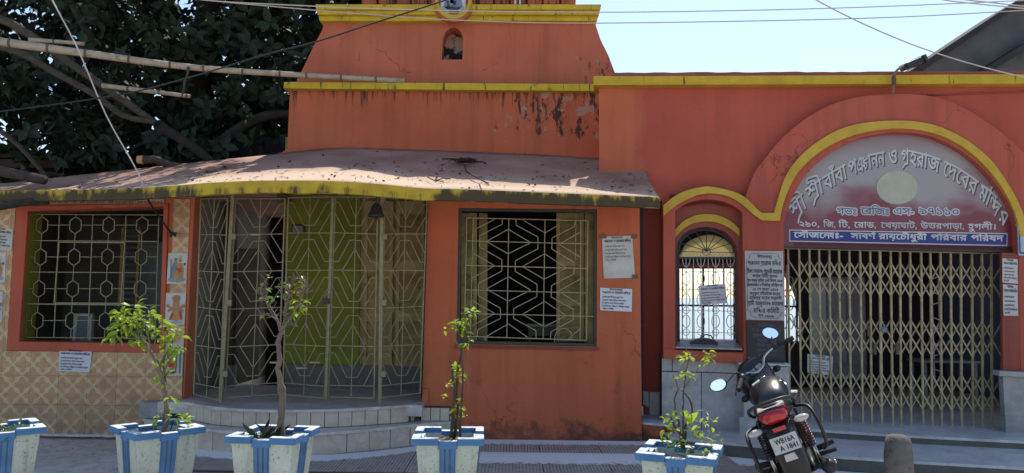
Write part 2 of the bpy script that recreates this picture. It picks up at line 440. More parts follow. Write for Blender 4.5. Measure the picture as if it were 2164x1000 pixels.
def glyphmesh(text, latin=False):
    """flat triangles of a line of text, height of letters about .66, origin left baseline"""
    if text in _tc: return _tc[text]
    vs = []; fs = []; x = 0
    for wd in text.split(' '):
        if wd:
            if latin: loops = []; xx = 0
            if latin:
                for ch in wd:
                    L, a = glyph(ch); loops += [[(xx+p[0], p[1]) for p in l] for l in L]; xx += a
            else: loops, xx = shape(wd)
            v_, f_ = fill(loops); b = len(vs); vs += [(p.x+x, p.y) for p in v_]; fs += [tuple(b+k for k in f) for f in f_]
            x += xx
        x += .28
    _tc[text] = (vs, fs, x-.28); return _tc[text]
def write(mb, text, org, ux, uy, height, width=None, centre=False, latin=False):
    vs, fs, w_ = glyphmesh(text, latin); s = height/.66
    sx = s if width is None else width/w_
    o = V(org) - (V(ux)*(w_*sx/2) if centre else V((0, 0, 0)))
    return mb.add([o + V(ux)*(p[0]*sx) + V(uy)*(p[1]*s) for p in vs], fs)
from mathutils import noise as mn
# ================================================================ planes of the place
FW = 8.1; TF = 9.0
RP = (8.2, -.12, 2.0); RW = off(RP, .15); RR = off(RP, .42)
def rect(x0, y0, x1, y1): return [(x0, y0), (x1, y0), (x1, y1), (x0, y1)]
# ================================================================ ground
gm = NT('dusty_pavement')
_k = gm.mix(gm.ramp(gm.noise(1.2, detail=6), .3, .7), (.46, .405, .345), (.62, .555, .485))
_k = gm.mix(gm.ramp(gm.noise(9, detail=8, rough=.7), .45, .75, 0, .6), _k, (.06, .056, .055))
gm.col(_k); gm.bump(gm.noise(30, detail=7), .01); gm.fin(.85, 0, .3)
g = MB(); g.add([(-300, -60, 0), (300, -60, 0), (300, 14.0, 0), (-300, 14.0, 0)], [(0, 1, 2, 3)])
tag(obj('ground', g, gm.m), kind='structure')
def water_mat():
    t = NT('river_water'); t.col((.10, .13, .14)); t.bump(t.noise(1.2, (1, .3, 1), detail=5), .05, .4); return t.fin(.25, 0, .5)
g = MB(); g.add([(-900, 14.0, -.6), (900, 14.0, -.6), (900, 2200, -.6), (-900, 2200, -.6)], [(0, 1, 2, 3)])
tag(obj('river', g, water_mat()), kind='structure')
g = MB(); g.add([(-300, 14.0, 0), (300, 14.0, 0), (300, 14.0, -.6), (-300, 14.0, -.6)], [(0, 1, 2, 3)])
tag(obj('river_bank', g, M['concrete']), kind='structure')
# chequered paving tiles
pm = NT('chequered_paving_tile')
br = pm.n('ShaderNodeTexBrick'); br.offset = 0; pm.l(pm.pos((1, 1, 1)), br.inputs[0])
br.inputs['Scale'].default_value = 1; br.inputs['Brick Width'].default_value = .03; br.inputs['Row Height'].default_value = .046
br.inputs['Mortar Size'].default_value = .006; br.inputs['Mortar Smooth'].default_value = .3
_k = pm.mix(pm.ramp(pm.noise(1.6, detail=6), .3, .7), (.46, .405, .35), (.62, .56, .495))
_k = pm.mix(pm.ramp(br.outputs['Fac'], 0, 1, 0, .6), _k, (.14, .13, .12))
_k = pm.mix(pm.ramp(pm.noise(14, detail=8, rough=.7), .5, .75, 0, .5), _k, (.06, .055, .052))
pm.col(_k); pm.bump(pm.math('MULTIPLY', br.outputs['Fac'], -1), .006, .9); pm.fin(.8, 0, .3)
pav = MB().box((-3.3, 6.62, 0), (2.1, 8.08, .018)); pav = obj('pavement', pav, M['grout']); tag(pav, kind='structure')
tp = None
for i in range(9):
    for j in range(3):
        x0 = -3.3+i*.6; y0 = 6.62+j*.487
        if tp is None:
            tp = obj('paving_tile', MB().box((.004, .004, .004), (.596, .482, .02+.006)), pm.m, pav, bev=.002); c = tp
        else: c = share(tp); c.parent = pav
        c.location = (x0, y0, random.uniform(-.001, .003)); c.rotation_euler = (random.uniform(-.003, .003), random.uniform(-.003, .003), 0)
# white lime powder along the wall feet
lm = NT('lime_powder'); mixn = lm.n('ShaderNodeMixShader'); tr = lm.n('ShaderNodeBsdfTransparent')
at_ = lm.n('ShaderNodeAttribute', attribute_name='dens')
nn = lm.math('ADD', lm.noise(16, (1, 1.6, 1), detail=9, rough=.72), lm.math('MULTIPLY', at_.outputs['Fac'], .34))
lm.l(lm.ramp(nn, .43, .60, 0, .95), mixn.inputs[0]); lm.l(tr.outputs[0], mixn.inputs[1]); lm.l(lm.b.outputs[0], mixn.inputs[2])
lm.col((.88, .88, .88)); lm.fin(.95, 0, .1)
lm.l(mixn.outputs[0], lm.t.nodes['Material Output'].inputs[0])
def powder(path, wd, z=.031):
    mb = MB(); dens = []
    P = [atz(x, y, 0) for x, y in path]
    for i, p in enumerate(P):
        for k, (d, q) in enumerate(((0, .75), (.35, 1), (.75, .5), (1, 0))):
            mb.v.append(V((p.x, p.y - d*wd, z))); dens.append(q)
        if i:
            for k in range(3):
                a = (i-1)*4+k; mb.f.append((a, a+1, a+5, a+4))
    o = obj('lime_powder', mb, lm.m); a = o.data.attributes.new('dens', 'FLOAT', 'POINT')
    for i, q in enumerate(dens): a.data[i].value = q
    return tag(o, kind='stuff')
def mid(a, b, n): return [(a[0]+(b[0]-a[0])*k/n, a[1]+(b[1]-a[1])*k/n) for k in range(n+1)]
powder(mid((60, 917), (300, 921), 4), .28)
powder([(400, 950), (440, 959), (520, 965), (600, 968), (700, 968), (780, 962), (880, 950), (960, 931)], .30)
powder(mid((960, 929), (1356, 932), 5)+[(1425, 936)], .42)
powder([(1430, 950), (1500, 958), (1600, 966), (1700, 980), (1800, 990), (2100, 1010)], .55, .006)
powder(mid((1010, 962), (1340, 966), 4), .5)
# ================================================================ temple
tx = V((-1.3, 8.1, 0))
temple = thing('temple_building', tx, 'orange temple with tiled wall, curved canopy and tapering tower above the caged doorway', 'temple')
# --- tile wall on the left
win_in = [(59, 446), (346, 436), (337, 727), (40, 722)]
wall_o = [(-160, 405), (412, 412), (384, 890), (386, 900), (-160, 935)]
wall_o = [(-160, 408), (411, 416), (385, 893), (383, 925), (-160, 925)]
obj('brick_wall', slab(wall_o, off(FW, .014), .26, [win_in]), M['front'], temple)
fr_out = [(34, 436), (355, 430), (346, 746), (14, 741)]
obj('window_frame', slab(fr_out, off(FW, -.012), .05, [win_in]), M['frame_o'], temple, bev=.004)
# green lining of the left window reveal
lw = MB(); a = pt(59, 446, off(FW, .014))+V((.003, .002, 0)); b = pt(40, 722, off(FW, .014))+V((.003, .002, 0))
lw.add([a, b, b+V((0, .24, 0)), a+V((0, .24, 0)), a+V((.004, 0, 0)), b+V((.004, 0, 0)), b+V((.004, .24, 0)), a+V((.004, .24, 0))],
       [(0, 1, 2, 3), (4, 5, 6, 7), (0, 1, 5, 4), (1, 2, 6, 5), (2, 3, 7, 6), (3, 0, 4, 7)])
obj('window_reveal', lw, M['green'], temple)
obj('corner_pilaster', slab([(403, 416), (412, 416), (386, 893), (383, 925), (376, 925), (384, 893)], off(FW, -.02), .05), M['front'], temple, bev=.004)
# glazed tiles: world grid clipped to the three fields
def tiles(x0, x1, z0, z1, s=.305, ox=0):
    x = x0
    while x < x1-.01:
        xe = min(x+s, x1); z = z0
        while z < z1-.01:
            ze = min(z+s, z1)
            d = random.uniform(0, .0015)
            obj('wall_tile', MB().box((x+.0012, FW-d, z+.0012), (xe-.0012, FW+.013, ze-.0012)), M['tile'], temple)
            z = ze
        x = xe
Xl = pt(-120, 800, FW).x; Xr = pt(384, 800, FW).x; zb = .03
zt = pt(200, 744, FW).z; tiles(Xl, pt(350, 800, FW).x, zb, zt)
sx0 = pt(351, 600, FW).x; sx1 = pt(396, 600, FW).x
tiles(pt(350, 800, FW).x, sx1-.005, zb, pt(380, 421, FW).z)
tiles(Xl, pt(27, 600, FW).x-.02, zt, pt(10, 425, FW).z)
# lettered border tiles above the left window
bt = None
for k in range(4):
    x0, x1 = 104+k*61, 104+(k+1)*61-1
    t_ = obj('border_tile', slab([(x0, 421), (x1, 421), (x1, 431.5), (x0, 431.5)], off(FW, -.002), .012), simple('pink_border_tile%d' % k, (.42, .27, .22), .4), temple)
    mb = MB(); write(mb, 'রাম হরে রাম হরে', pt(x0+3, 430.3, off(FW, -.004)), (1, 0, 0), (0, 0, 1), .028, width=.27)
    obj('lettering', mb, M['ink'], t_)
# picture tiles with plain painted figures
def blob(pts, cx, cy, s): return [(cx+x*s, cy+y*s) for x, y in pts]
def ell(cx, cy, rx, ry, n=14): return [(cx+rx*cos(2*pi*k/n), cy+ry*sin(2*pi*k/n)) for k in range(n)]
cl = {n: simple('print_'+n, c, .45, .15) for n, c in dict(orange=(.55, .22, .06), ochre=(.50, .34, .10), blue=(.16, .22, .30), red=(.42, .05, .04),
      skin=(.45, .20, .11), green=(.09, .17, .07), dark=(.06, .05, .05), grey=(.3, .34, .36), white=(.56, .56, .53)).items()}
pic_n = 0
def picture(x0, y0, x1, y1, shapes, slant=0):
    o = obj('picture_tile', slab([(x0, y0), (x1, y0), (x1-slant, y1), (x0-slant, y1)], off(FW, -.006), .012), cl['white'], temple)
    w_ = x1-x0; h_ = y1-y0; dz = 0
    for c, pts in shapes:
        dz += .0008
        q = [(x0+w_*(u+.0)-slant*v, y0+h_*v) for u, v in pts]
        obj('painted_figure', slab(q, off(FW, -.007-dz), .0006), cl[c], o)
fig1 = [('grey', ell(.5, .86, .45, .09)), ('blue', [(.28, .30), (.48, .28), (.5, .8), (.2, .8), (.16, .55)]), ('blue', ell(.40, .22, .09, .07)),
        ('orange', [(.5, .32), (.74, .32), (.84, .55), (.8, .82), (.48, .82)]), ('skin', ell(.62, .23, .08, .07)), ('ochre', [(.53, .20), (.62, .08), (.71, .20)]),
        ('dark', [(.14, .2), (.17, .2), (.20, .82), (.17, .82)]), ('red', [(.45, .5), (.7, .48), (.72, .62), (.46, .66)]),
        ('ochre', [(.36, .62), (.6, .60), (.68, .85), (.32, .85)]), ('orange', ell(.49, .62, .09, .07)), ('dark', [(.80, .35), (.93, .30), (.86, .42)])]
fig2 = [('grey', ell(.5, .93, .4, .03)), ('orange', ell(.52, .16, .22, .09)), ('skin', ell(.52, .22, .18, .10)), ('skin', [(.34, .3), (.7, .3), (.62, .62), (.42, .62)]),
        ('skin', [(.02, .40), (.12, .34), (.38, .50), (.36, .56), (.08, .46)]), ('skin', [(.98, .38), (.9, .34), (.64, .48), (.68, .55), (.95, .46)]),
        ('skin', [(.1, .55), (.4, .44), (.4, .50), (.14, .62)]), ('skin', [(.92, .56), (.64, .44), (.64, .50), (.9, .62)]), ('orange', [(.36, .56), (.66, .56), (.78, .84), (.55, .88), (.22, .84)]),
        ('red', [(.70, .52), (.82, .6), (.86, .86), (.76, .84)]), ('red', [(.34, .60), (.2, .84), (.28, .87), (.44, .68)]), ('ochre', [(.42, .42), (.62, .42), (.6, .47), (.44, .47)])]
fig3 = [('green', [(.62, .1), (.70, .12), (.67, .9), (.60, .9)]), ('green', [(.5, .18), (.68, .06), (.95, .2), (.7, .14)]), ('green', [(.78, .3), (.9, .26), (.88, .92), (.82, .92)]),
        ('green', [(.7, .4), (.86, .22), (.99, .38), (.86, .3)]), ('green', ell(.36, .24, .2, .12)), ('green', [(.05, .3), (.3, .1), (.4, .3), (.2, .5)]),
        ('orange', ell(.38, .64, .27, .17)), ('ochre', ell(.38, .5, .2, .05)), ('red', [(.2, .6), (.56, .6), (.5, .72), (.26, .72)]), ('dark', ell(.38, .88, .22, .05))]
picture(356, 535, 397, 600, fig1, 4); picture(351, 619, 393, 686, fig2, 3); picture(349, 725, 388, 795, fig3, 3)
picture(-28, 534, 13, 597, fig1, 3); picture(-34, 617, 6, 681, fig2, 3)
# --- left window grille
GP = off(FW, .11)
Z4 = lambda x, y: (x*.42, 380+y*.42)
gl = tag(obj('window_grille', MB().tube([pt(*Z4(160, 174), GP), pt(*Z4(828, 178), GP)], .006, 4), M['grille_g'], temple))
def lean(x, y): return x - (y-175)*(.055 - x*.00003)     # upright rods in the zoomed picture
mb = MB()
for x in (160, 300, 468, 635, 800): rod(mb, Z4(x, 174), Z4(lean(x, 795), 795), GP, .006)
for y in (308, 466, 795): rod(mb, Z4(lean(160, y), y-2), Z4(lean(800, y), y+3), GP, .006)
rod(mb, Z4(90, 624), Z4(806, 632), off(GP, -.008), .008)
fr = [(298, 314), (628, 317), (608, 622), (273, 620)]
for a, b in zip(fr, fr[1:]+fr[:1]): rod(mb, Z4(*a), Z4(*b), off(GP, -.01), .008)
obj('grille_bar', mb, M['grille_g'], gl)
for cxx in (215, 383, 550, 718):
    prev = 174
    for r in range(4):
        cy = 228 + r*160; cx_ = lean(cxx, cy); h = [(0, -42), (29, -22), (27, 24), (-2, 44), (-30, 24), (-27, -22)]
        mb = MB(); P = [Z4(cx_+a, cy+b) for a, b in h]
        for a, b in zip(P, P[1:]+P[:1]): rod(mb, a, b, GP, .006)
        rod(mb, Z4(lean(cxx, prev), prev), P[0], GP, .005)
        nxt = {215: 300, 383: 468, 550: 635, 718: 800}[cxx]; pv = {215: 160, 383: 300, 550: 468, 718: 635}[cxx]
        rod(mb, Z4(cx_+28, cy), Z4(lean(nxt, cy), cy+1), GP, .005); rod(mb, Z4(cx_-29, cy), Z4(lean(pv, cy), cy), GP, .005)
        prev = cy+44
        obj('hexagon_bar', mb, M['grille_g'], gl)
    mb = MB(); rod(mb, Z4(lean(cxx, prev), prev), Z4(lean(cxx, 795), 795), GP, .005); obj('grille_bar', mb, M['grille_g'], gl)
# --- left room behind the grille
def room(name, x0, x1, y0, y1, z0, z1, mat, parent, floor=None, front=False, back=True, ceil=True, left=True, right=True):
    t = .1
    if left: obj('room_wall', MB().box((x0-t, y0, z0), (x0, y1, z1)), mat, parent)
    if right: obj('room_wall', MB().box((x1, y0, z0), (x1+t, y1, z1)), mat, parent)
    if back: obj('room_wall', MB().box((x0-t, y1, z0), (x1+t, y1+t, z1)), mat, parent)
    if ceil: obj('ceiling', MB().box((x0-t, y0, z1), (x1+t, y1+t, z1+.1)), mat, parent)
    if floor: obj('room_floor', MB().box((x0-t, y0, z0-.1), (x1+t, y1+t, z0)), floor, parent)
room('left', -6.6, -3.62, FW+.28, 11.2, .35, 2.62, M['room'], temple, M['tread'])
obj('roof_slab', MB().box((-7.2, 8.62, 2.63), (-2.7, 12.5, 2.70)), M['canopy_top'], temple)
# things in the left room
cb = thing('storage_cupboard', (-4.55, 10.2, .35), 'tall grey cupboard in the dark room behind the left grille window', 'cupboard')
mb = MB().box((-4.95, 10.0, .35), (-4.15, 10.5, 2.2)); obj('body', mb, M['steel'], cb, bev=.01)
for s in (0, 1): obj('door', MB().box((-4.94+s*.4, 9.98, .42), (-4.56+s*.4, 9.998, 2.15)), M['steel'], cb, bev=.003)
bx = thing('glass_case', (-4.9, 9.2, .35), 'pale framed case low in the left grille window', 'case')
a = pt(160, 668, 9.0); b = pt(190, 722, 9.0)
obj('panel', MB().box((a.x, 9.0, .35), (b.x, 9.03, a.z)), M['steel'], bx)
for x in (a.x, b.x): obj('frame_post', MB().box((x-.015, 8.985, .35), (x+.015, 9.045, a.z+.02)), M['white_iron'], bx)
obj('top_rail', MB().box((a.x, 8.985, a.z), (b.x, 9.045, a.z+.03)), M['white_iron'], bx)
sl = thing('louvred_shutter', (-4.2, 10.4, .35), 'pale louvred shutter leaf standing inside the left window room', 'shutter')
a = pt(262, 480, 9.6); b = pt(284, 650, 9.6)
obj('stile', MB().box((a.x-.03, 9.6, b.z), (a.x, 9.63, a.z)), M['shutter'], sl); obj('stile', MB().box((b.x, 9.6, b.z), (b.x+.03, 9.63, a.z)), M['shutter'], sl)
for k in range(14):
    z = b.z+(a.z-b.z)*(k+.5)/14; obj('slat', MB().hexa([(a.x, 9.60, z-.02), (b.x, 9.60, z-.02), (b.x, 9.61, z-.02), (a.x, 9.61, z-.02)], [(a.x, 9.63, z+.01), (b.x, 9.63, z+.01), (b.x, 9.64, z+.01), (a.x, 9.64, z+.01)]), M['steel'], sl)
# --- door porch
PB = 9.2
obj('porch_floor', MB().box((-3.6, 7.85, .30), (-.9, 9.35, .412)), M['tread'], temple)
room('porch', -3.56, -.92, FW+.26, PB+.3, .41, 2.85, M['green'], temple, back=False, ceil=False)
dk = [(497, 300), (603, 300), (603, 816), (490, 816)]
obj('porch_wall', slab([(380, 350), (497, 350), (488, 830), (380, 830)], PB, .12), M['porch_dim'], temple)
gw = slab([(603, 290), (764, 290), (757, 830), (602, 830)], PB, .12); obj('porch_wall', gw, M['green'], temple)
obj('porch_wall', slab([(764, 290), (930, 290), (930, 830), (757, 830)], off(PB, .03), .12), M['shutter'], temple)
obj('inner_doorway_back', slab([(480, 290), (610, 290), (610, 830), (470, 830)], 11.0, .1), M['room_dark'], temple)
obj('inner_door_leaf', MB().hexa([pt(493, 812, PB), pt(543, 800, PB+.5), pt(546, 800, PB+.5), pt(497, 812, PB)], [pt(505, 525, PB), pt(548, 525, PB+.5), pt(551, 525, PB+.5), pt(509, 525, PB)]), M['porch_dim'], temple)
sk_ = slab([(602, 770), (935, 775), (935, 835), (602, 835)], off(PB, -.05), .06); obj('skirting', sk_, M['plinth'], temple)
obj('skirting', slab([(380, 780), (497, 772), (494, 835), (380, 835)], off(PB, -.05), .06), M['plinth'], temple)
def shutter_leaf(x0, x1, y0, y1, pl, panels, mat, parent, nsl=9, lean_=0):
    """louvred leaf; panels = rows as (y0,y1)"""
    sh = obj('shutter', slab([(x0, y0), (x1, y0), (x1+lean_, y1), (x0+lean_, y1)], pl, .035,
             [[(x0+8+lean_*(p0-y0)/(y1-y0), p0), (x1-8+lean_*(p0-y0)/(y1-y0), p0), (x1-8+lean_*(p1-y0)/(y1-y0), p1), (x0+8+lean_*(p1-y0)/(y1-y0), p1)] for p0, p1 in panels]), mat, parent, bev=.003)
    for p0, p1 in panels:
        n = max(3, int((p1-p0)/9.0))
        for k in range(n):
            ya = p0+(p1-p0)*k/n; yb = p0+(p1-p0)*(k+1)/n; l = lean_*(ya-y0)/(y1-y0)
            A = pt(x0+7+l, yb, off(pl, .004)); B = pt(x1-7+l, yb, off(pl, .004)); C_ = pt(x1-7+l, ya, off(pl, .03)); D = pt(x0+7+l, ya, off(pl, .03))
            t_ = V((0, .006, .003)); obj('slat', MB().hexa([A, B, C_, D], [A+t_, B+t_, C_+t_, D+t_]), mat, sh)
    return sh
for x0, x1 in ((770, 832), (838, 900)):
    shutter_leaf(x0, x1, 425, 788, off(PB, -.03), [(452, 550), (572, 660), (680, 770)], M['shutter'], temple, lean_=-4)
# small meter box on the green wall
mb_ = thing('meter_box', pt(630, 480, off(PB, -.04)), 'small grey electric box high on the green porch wall', 'box')
p_ = pt(618, 475, PB); q_ = pt(645, 495, PB); obj('case', MB().box((p_.x, PB-.05, q_.z), (q_.x, PB-.004, p_.z)), M['dark_frame'], mb_, bev=.004)
obj('cover', MB().box((p_.x+.02, PB-.056, q_.z+.02), (q_.x-.02, PB-.05, p_.z-.02)), M['steel'], mb_)
# --- folding grille doors, five leaves
lf = M['grille_g']
def leaf(TL, TR, BR, BL, name='grille_door_leaf', post=False):
    P = {'TL': V(TL), 'TR': V(TR), 'BR': V(BR), 'BL': V(BL)}
    y0, y1 = 80.0, 955.0
    def q(u, y):
        v = (y-y0)/(y1-y0); a = P['TL'].lerp(P['BL'], v); b = P['TR'].lerp(P['BR'], v); r_ = a.lerp(b, u)
        return r_ + V((mn.noise(r_*2.3), mn.noise(r_*2.1+V((7, 0, 0))), mn.noise(r_*2.7+V((0, 9, 0)))))*.010
    root = MB()
    for u in (0, 1): root.tube([q(u, y0), q(u, y1)], .0095, 4)
    for y in (y0, y1): root.tube([q(0, y), q(1, y)], .0075, 4)
    ro = obj(name, root, lf, temple)
    cen = MB().tube([q(.5, y0), q(.5, y1)], .006, 4); obj('grille_bar', cen, lf, ro)
    for y in (240, 405, 568, 735, 905): obj('grille_bar', MB().tube([q(0, y), q(1, y)], .0065, 4), lf, ro)
    def pl_(pts):
        m = MB(); pts = [(u, min(max(y, y0), y1)) for u, y in pts]
        for a, b in zip(pts, pts[1:]):
            if a != b: m.tube([q(*a), q(*b)], .0058, 4)
        obj('pattern_bar', m, lf, ro)
    for c in (405, 735):
        pl_([(.5, c-97), (.22, c), (.5, c+97)]); pl_([(.5, c-97), (.78, c), (.5, c+97)])
        pl_([(0, c-38), (.12, c-38), (.38, c-135), (.62, c-135), (.88, c-38), (1, c-38)])
        pl_([(0, c+32), (.12, c+32), (.38, c+132), (.62, c+132), (.88, c+32), (1, c+32)])
    pl_([(.0, 100), (.1, 105), (.38, 207), (.62, 207), (.9, 105), (1, 100)])
    pl_([(.28, 80), (.5, 172), (.72, 80)])
    for c in (240, 568):
        pl_([(0, c-92), (.27, c), (0, c+92)]); pl_([(1, c-92), (.73, c), (1, c+92)])
    pl_([(0, 808), (.24, 905)]); pl_([(1, 808), (.76, 905)])
    return ro
def lc(a, b, c, d, Yl, Yr): return (pt(*a, Yl), pt(*b, Yr), pt(*c, Yr), pt(*d, Yl))
leaf(*lc((426, 421), (482, 420), (464, 846), (410, 834), 8.05, 7.72))
l2 = leaf(*lc((499, 421), (603, 420), (588, 834), (476, 841), 7.76, 7.92))
leaf(*lc((610, 418), (702, 416), (686, 841), (598, 834), 7.92, 7.76))
leaf(*lc((709, 416), (798, 418), (790, 842), (694, 838), 7.76, 7.72))
leaf(*lc((813, 418), (903, 422), (889, 831), (805, 841), 7.72, 8.02))
for (x0, y0, x1, y1) in ((493, 410, 466, 851), (895-25-66+4, 410, 803, 853)):
    Y = 7.70
    po = obj('gate_post', MB().tube([pt(x0, y0, Y), pt(x1, y1, Y)], .024, 4), lf, temple)
    for yy in (500, 640, 790):
        xx = x0+(x1-x0)*(yy-y0)/(y1-y0); c_ = pt(xx+6, yy, Y-.02); obj('hinge', MB().box((c_.x-.025, c_.y-.012, c_.z-.03), (c_.x+.025, c_.y+.012, c_.z+.03)), lf, po, bev=.004)
obj('meeting_stile', MB().tube([pt(704, 416, 7.74), pt(689, 846, 7.74)], .014, 4), lf, temple)
# bolts on the leaves
for x, y in ((620, 766), (703, 766), (676, 778), (578, 496)):
    c_ = pt(x-38, y, 7.78); obj('slide_bolt', MB().tube([c_-V((.05, .02, 0)), c_+V((.06, -.02, 0))], .011, 6), M['grille'], temple)
pk = thing('padlock', pt(690, 632, 7.70), 'dark padlock hanging where the caged door leaves meet', 'padlock')
c_ = pt(690, 636, 7.69); obj('lock_body', MB().box((c_.x-.035, c_.y-.013, c_.z-.03), (c_.x+.03, c_.y+.013, c_.z+.025)), M['black_iron'], pk, bev=.008)
obj('shackle', MB().tube([c_+V((-.022, 0, .02)), c_+V((-.02, 0, .05)), c_+V((0, 0, .066)), c_+V((.02, 0, .05)), c_+V((.022, 0, .02))], .005, 6), M['steel'], pk)
lamp = thing('hanging_bell', pt(797, 424, 7.6), 'dark metal bell hanging under the canopy over the caged door', 'bell')
c_ = pt(795, 448, 7.6); obj('bell_cup', MB().lathe((c_.x, c_.y, c_.z-.05), [(.085, 0), (.082, .02), (.06, .05), (.052, .10), (.03, .13), (.01, .135)], 14), M['black_iron'], lamp, True)
obj('chain', MB().tube([c_+V((0, 0, .08)), c_+V((.01, 0, .3))], .012, 5), M['black_iron'], lamp)
obj('clapper', MB().lathe((c_.x, c_.y, c_.z-.09), [(.004, 0), (.018, .012), (.018, .03), (.004, .045)], 8), M['black_iron'], lamp, True)
# --- right window bay
win2 = [(969, 439), (1262, 442), (1261, 733), (965, 727)]
obj('bay_wall', slab([(906, 386), (1351, 396), (1357, 940), (955, 940), (890, 920)], FW, .30, [win2]), M['front'], temple)
obj('wall_foot', slab([(893, 822), (905, 822), (905, 862), (890, 858)], off(FW, -.03), .05), M['front'], temple, bev=.01)
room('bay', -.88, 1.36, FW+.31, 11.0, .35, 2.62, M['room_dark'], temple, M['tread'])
# frame
fr2 = slab([(965, 435), (1266, 438), (1264.5, 736), (961, 730)], off(FW, .02), .06, [[(975, 446), (1256, 449), (1255, 726), (971, 720)]]); obj('window_frame', fr2, M['dark_frame'], temple, bev=.003)
sill = slab([(962, 729), (1266, 735), (1266, 741), (962, 735)], off(FW, -.02), .05); obj('window_sill', sill, M['reveal'], temple, bev=.003)
sa = shutter_leaf(974, 1008, 450, 722, off(FW, .33), [(458, 545), (560, 632), (648, 716)], M['shutter_o'], temple)
shutter_leaf(1176, 1234, 450, 722, off(FW, .40), [(462, 545), (562, 632), (648, 716)], M['shutter_o'], temple)
obj('shutter_edge', slab([(1012, 450), (1030, 452), (1030, 722), (1010, 722)], off(FW, .5), .03), M['shutter_o'], temple)
obj('shutter_edge', slab([(1236, 450), (1262, 452), (1262, 726), (1236, 724)], off(FW, .36), .03), M['shutter_o'], temple)
# small table in the bay room
tb = thing('low_table', (1.0, 9.3, .35), 'dark wooden table standing inside the bay window room', 'table')
p_ = pt(1112, 684, 8.9); q_ = pt(1240, 690, 8.9)
obj('table_top', MB().box((p_.x, 8.85, p_.z-.035), (q_.x, 9.35, p_.z)), simple('table_board', (.16, .14, .12), .5), tb, bev=.004)
for x in (p_.x+.03, q_.x-.06):
    for y in (8.88, 9.28): obj('leg', MB().box((x, y, .35), (x+.035, y+.035, p_.z-.036)), M['wood'], tb)
obj('apron', MB().box((p_.x+.04, 8.9, p_.z-.14), (q_.x-.04, 8.915, p_.z-.037)), M['wood'], tb)
# bay grille, traced rod by rod
Z6 = lambda x, y: (880+x*.48, 380+y*.48)
g2p = off(FW, .05)
g2 = obj('window_grille', (lambda m: (rod(m, Z6(222, 168), Z6(755, 181), g2p, .0065), rod(m, Z6(238, 690), Z6(750, 707), g2p, .0065), rod(m, Z6(222, 168), Z6(213, 600), g2p, .0065), rod(m, Z6(755, 181), Z6(749, 708), g2p, .0065), m)[-1])(MB()), M['grille'], temple)
def gseg(pts, nm='pattern_bar', r=.0056):
    m = MB(); rods(m, [Z6(*p) for p in pts], g2p, r); obj(nm, m, M['grille'], g2)
gseg([(250, 170), (238, 690)], 'grille_bar', .006)
gseg([(407, 172), (398, 695)], 'grille_bar', .006); gseg([(566, 177), (558, 700)], 'grille_bar', .006); gseg([(724, 180), (720, 705)], 'grille_bar', .006)
gseg([(703, 150), (700, 350)], 'grille_bar', .004)
for y in (271, 379, 487, 590): gseg([(218 if y < 500 else 180, y-2), (752 if y < 590 else 792, y+12)], 'grille_bar', .0062)
for c in (272, 481, 688):
    gseg([(503, min(c+5, 700))if c<600 else (490,694), (405, c-54), (308, c if c < 600 else 690)]);
    if c < 600: gseg([(308, c), (404, c+54), (503, c+5)])
for c in (382, 592):
    gseg([(660, c+6), (564, c-56), (467, c)]); gseg([(467, c), (562, c+56), (660, c+6)])
    gseg([(250, c-58), (345, c-3), (244, c+52)])
gseg([(378, 172), (378, 196), (280, 246), (278, 296), (376, 352), (376, 402), (273, 456), (272, 510), (370, 566), (370, 611), (270, 660), (268, 690)])
gseg([(438, 174), (440, 201), (535, 252), (535, 304), (435, 357), (435, 404), (531, 460), (530, 515), (428, 567), (428, 611), (526, 664), (527, 697)])
gseg([(700, 182), (695, 206), (597, 257), (596, 305), (694, 364), (693, 415), (595, 466), (593, 516), (690, 570), (691, 616), (592, 670), (590, 704)])
gseg([(255, 220), (345, 174)]); gseg([(470, 178), (566, 234), (632, 196)])
gseg([(722, 231), (628, 284), (722, 342)]); gseg([(722, 437), (626, 491), (721, 550)]); gseg([(668, 704), (720, 655)])
gseg([(608, 720), (609, 690), (618, 668), (640, 655), (662, 656), (680, 672), (686, 704)])
gseg([(303, 690), (304, 722)])
# --- entrance steps of the temple
st = tag(obj('doorstep', MB(), None), kind='structure')
def step(edge, z, zlow, back, ntile, parent):
    P = [atz(x, y, z) for x, y in smooth(edge, 6)]
    tr_ = [V((p.x, p.y, z-.028)) for p in P] + [V((P[-1].x, back, z-.028)), V((P[0].x, back, z-.028))]
    obj('tread', MB().prism(tr_, (0, 0, .028)), M['tread'], parent, bev=.006)
    core = [V((p.x, p.y+.035, zlow)) for p in P] + [V((P[-1].x-.01, back-.01, zlow)), V((P[0].x+.01, back-.01, zlow))]
    obj('riser_core', MB().prism(core, (0, 0, z-.029-zlow)), M['grout'], parent)
    # riser tiles evenly along the edge
    L = [0]
    for a, b in zip(P, P[1:]): L.append(L[-1]+(b-a).length)
    def at_s(s):
        for i in range(len(P)-1):
            if s <= L[i+1]+1e-9:
                t = (s-L[i])/(L[i+1]-L[i]); return P[i].lerp(P[i+1], t)
        return P[-1].copy()
    for k in range(ntile):
        a = at_s(L[-1]*k/ntile); b = at_s(L[-1]*(k+1)/ntile); d = (b-a).normalized(); n = V((-d.y, d.x, 0))
        j = random.uniform(.016, .02); a = a+d*.0035+n*j; b = b-d*.0035+n*random.uniform(.016, .02)
        zz = zlow+.004; t_ = n*.02
        lo = [V((a.x, a.y, zz)), V((b.x, b.y, zz)), V((b.x, b.y, zz))+t_, V((a.x, a.y, zz))+t_]
        hi = [q+V((0, 0, z-.03-zz)) for q in lo]
        obj('riser_tile', MB().hexa(lo, hi), M['riser'], parent, bev=.003)
step([(383, 848), (410, 853), (455, 860), (509, 864), (575, 866), (650, 866), (725, 864), (800, 860), (860, 856), (893, 851)], .415, .236, 8.08, 21, st)
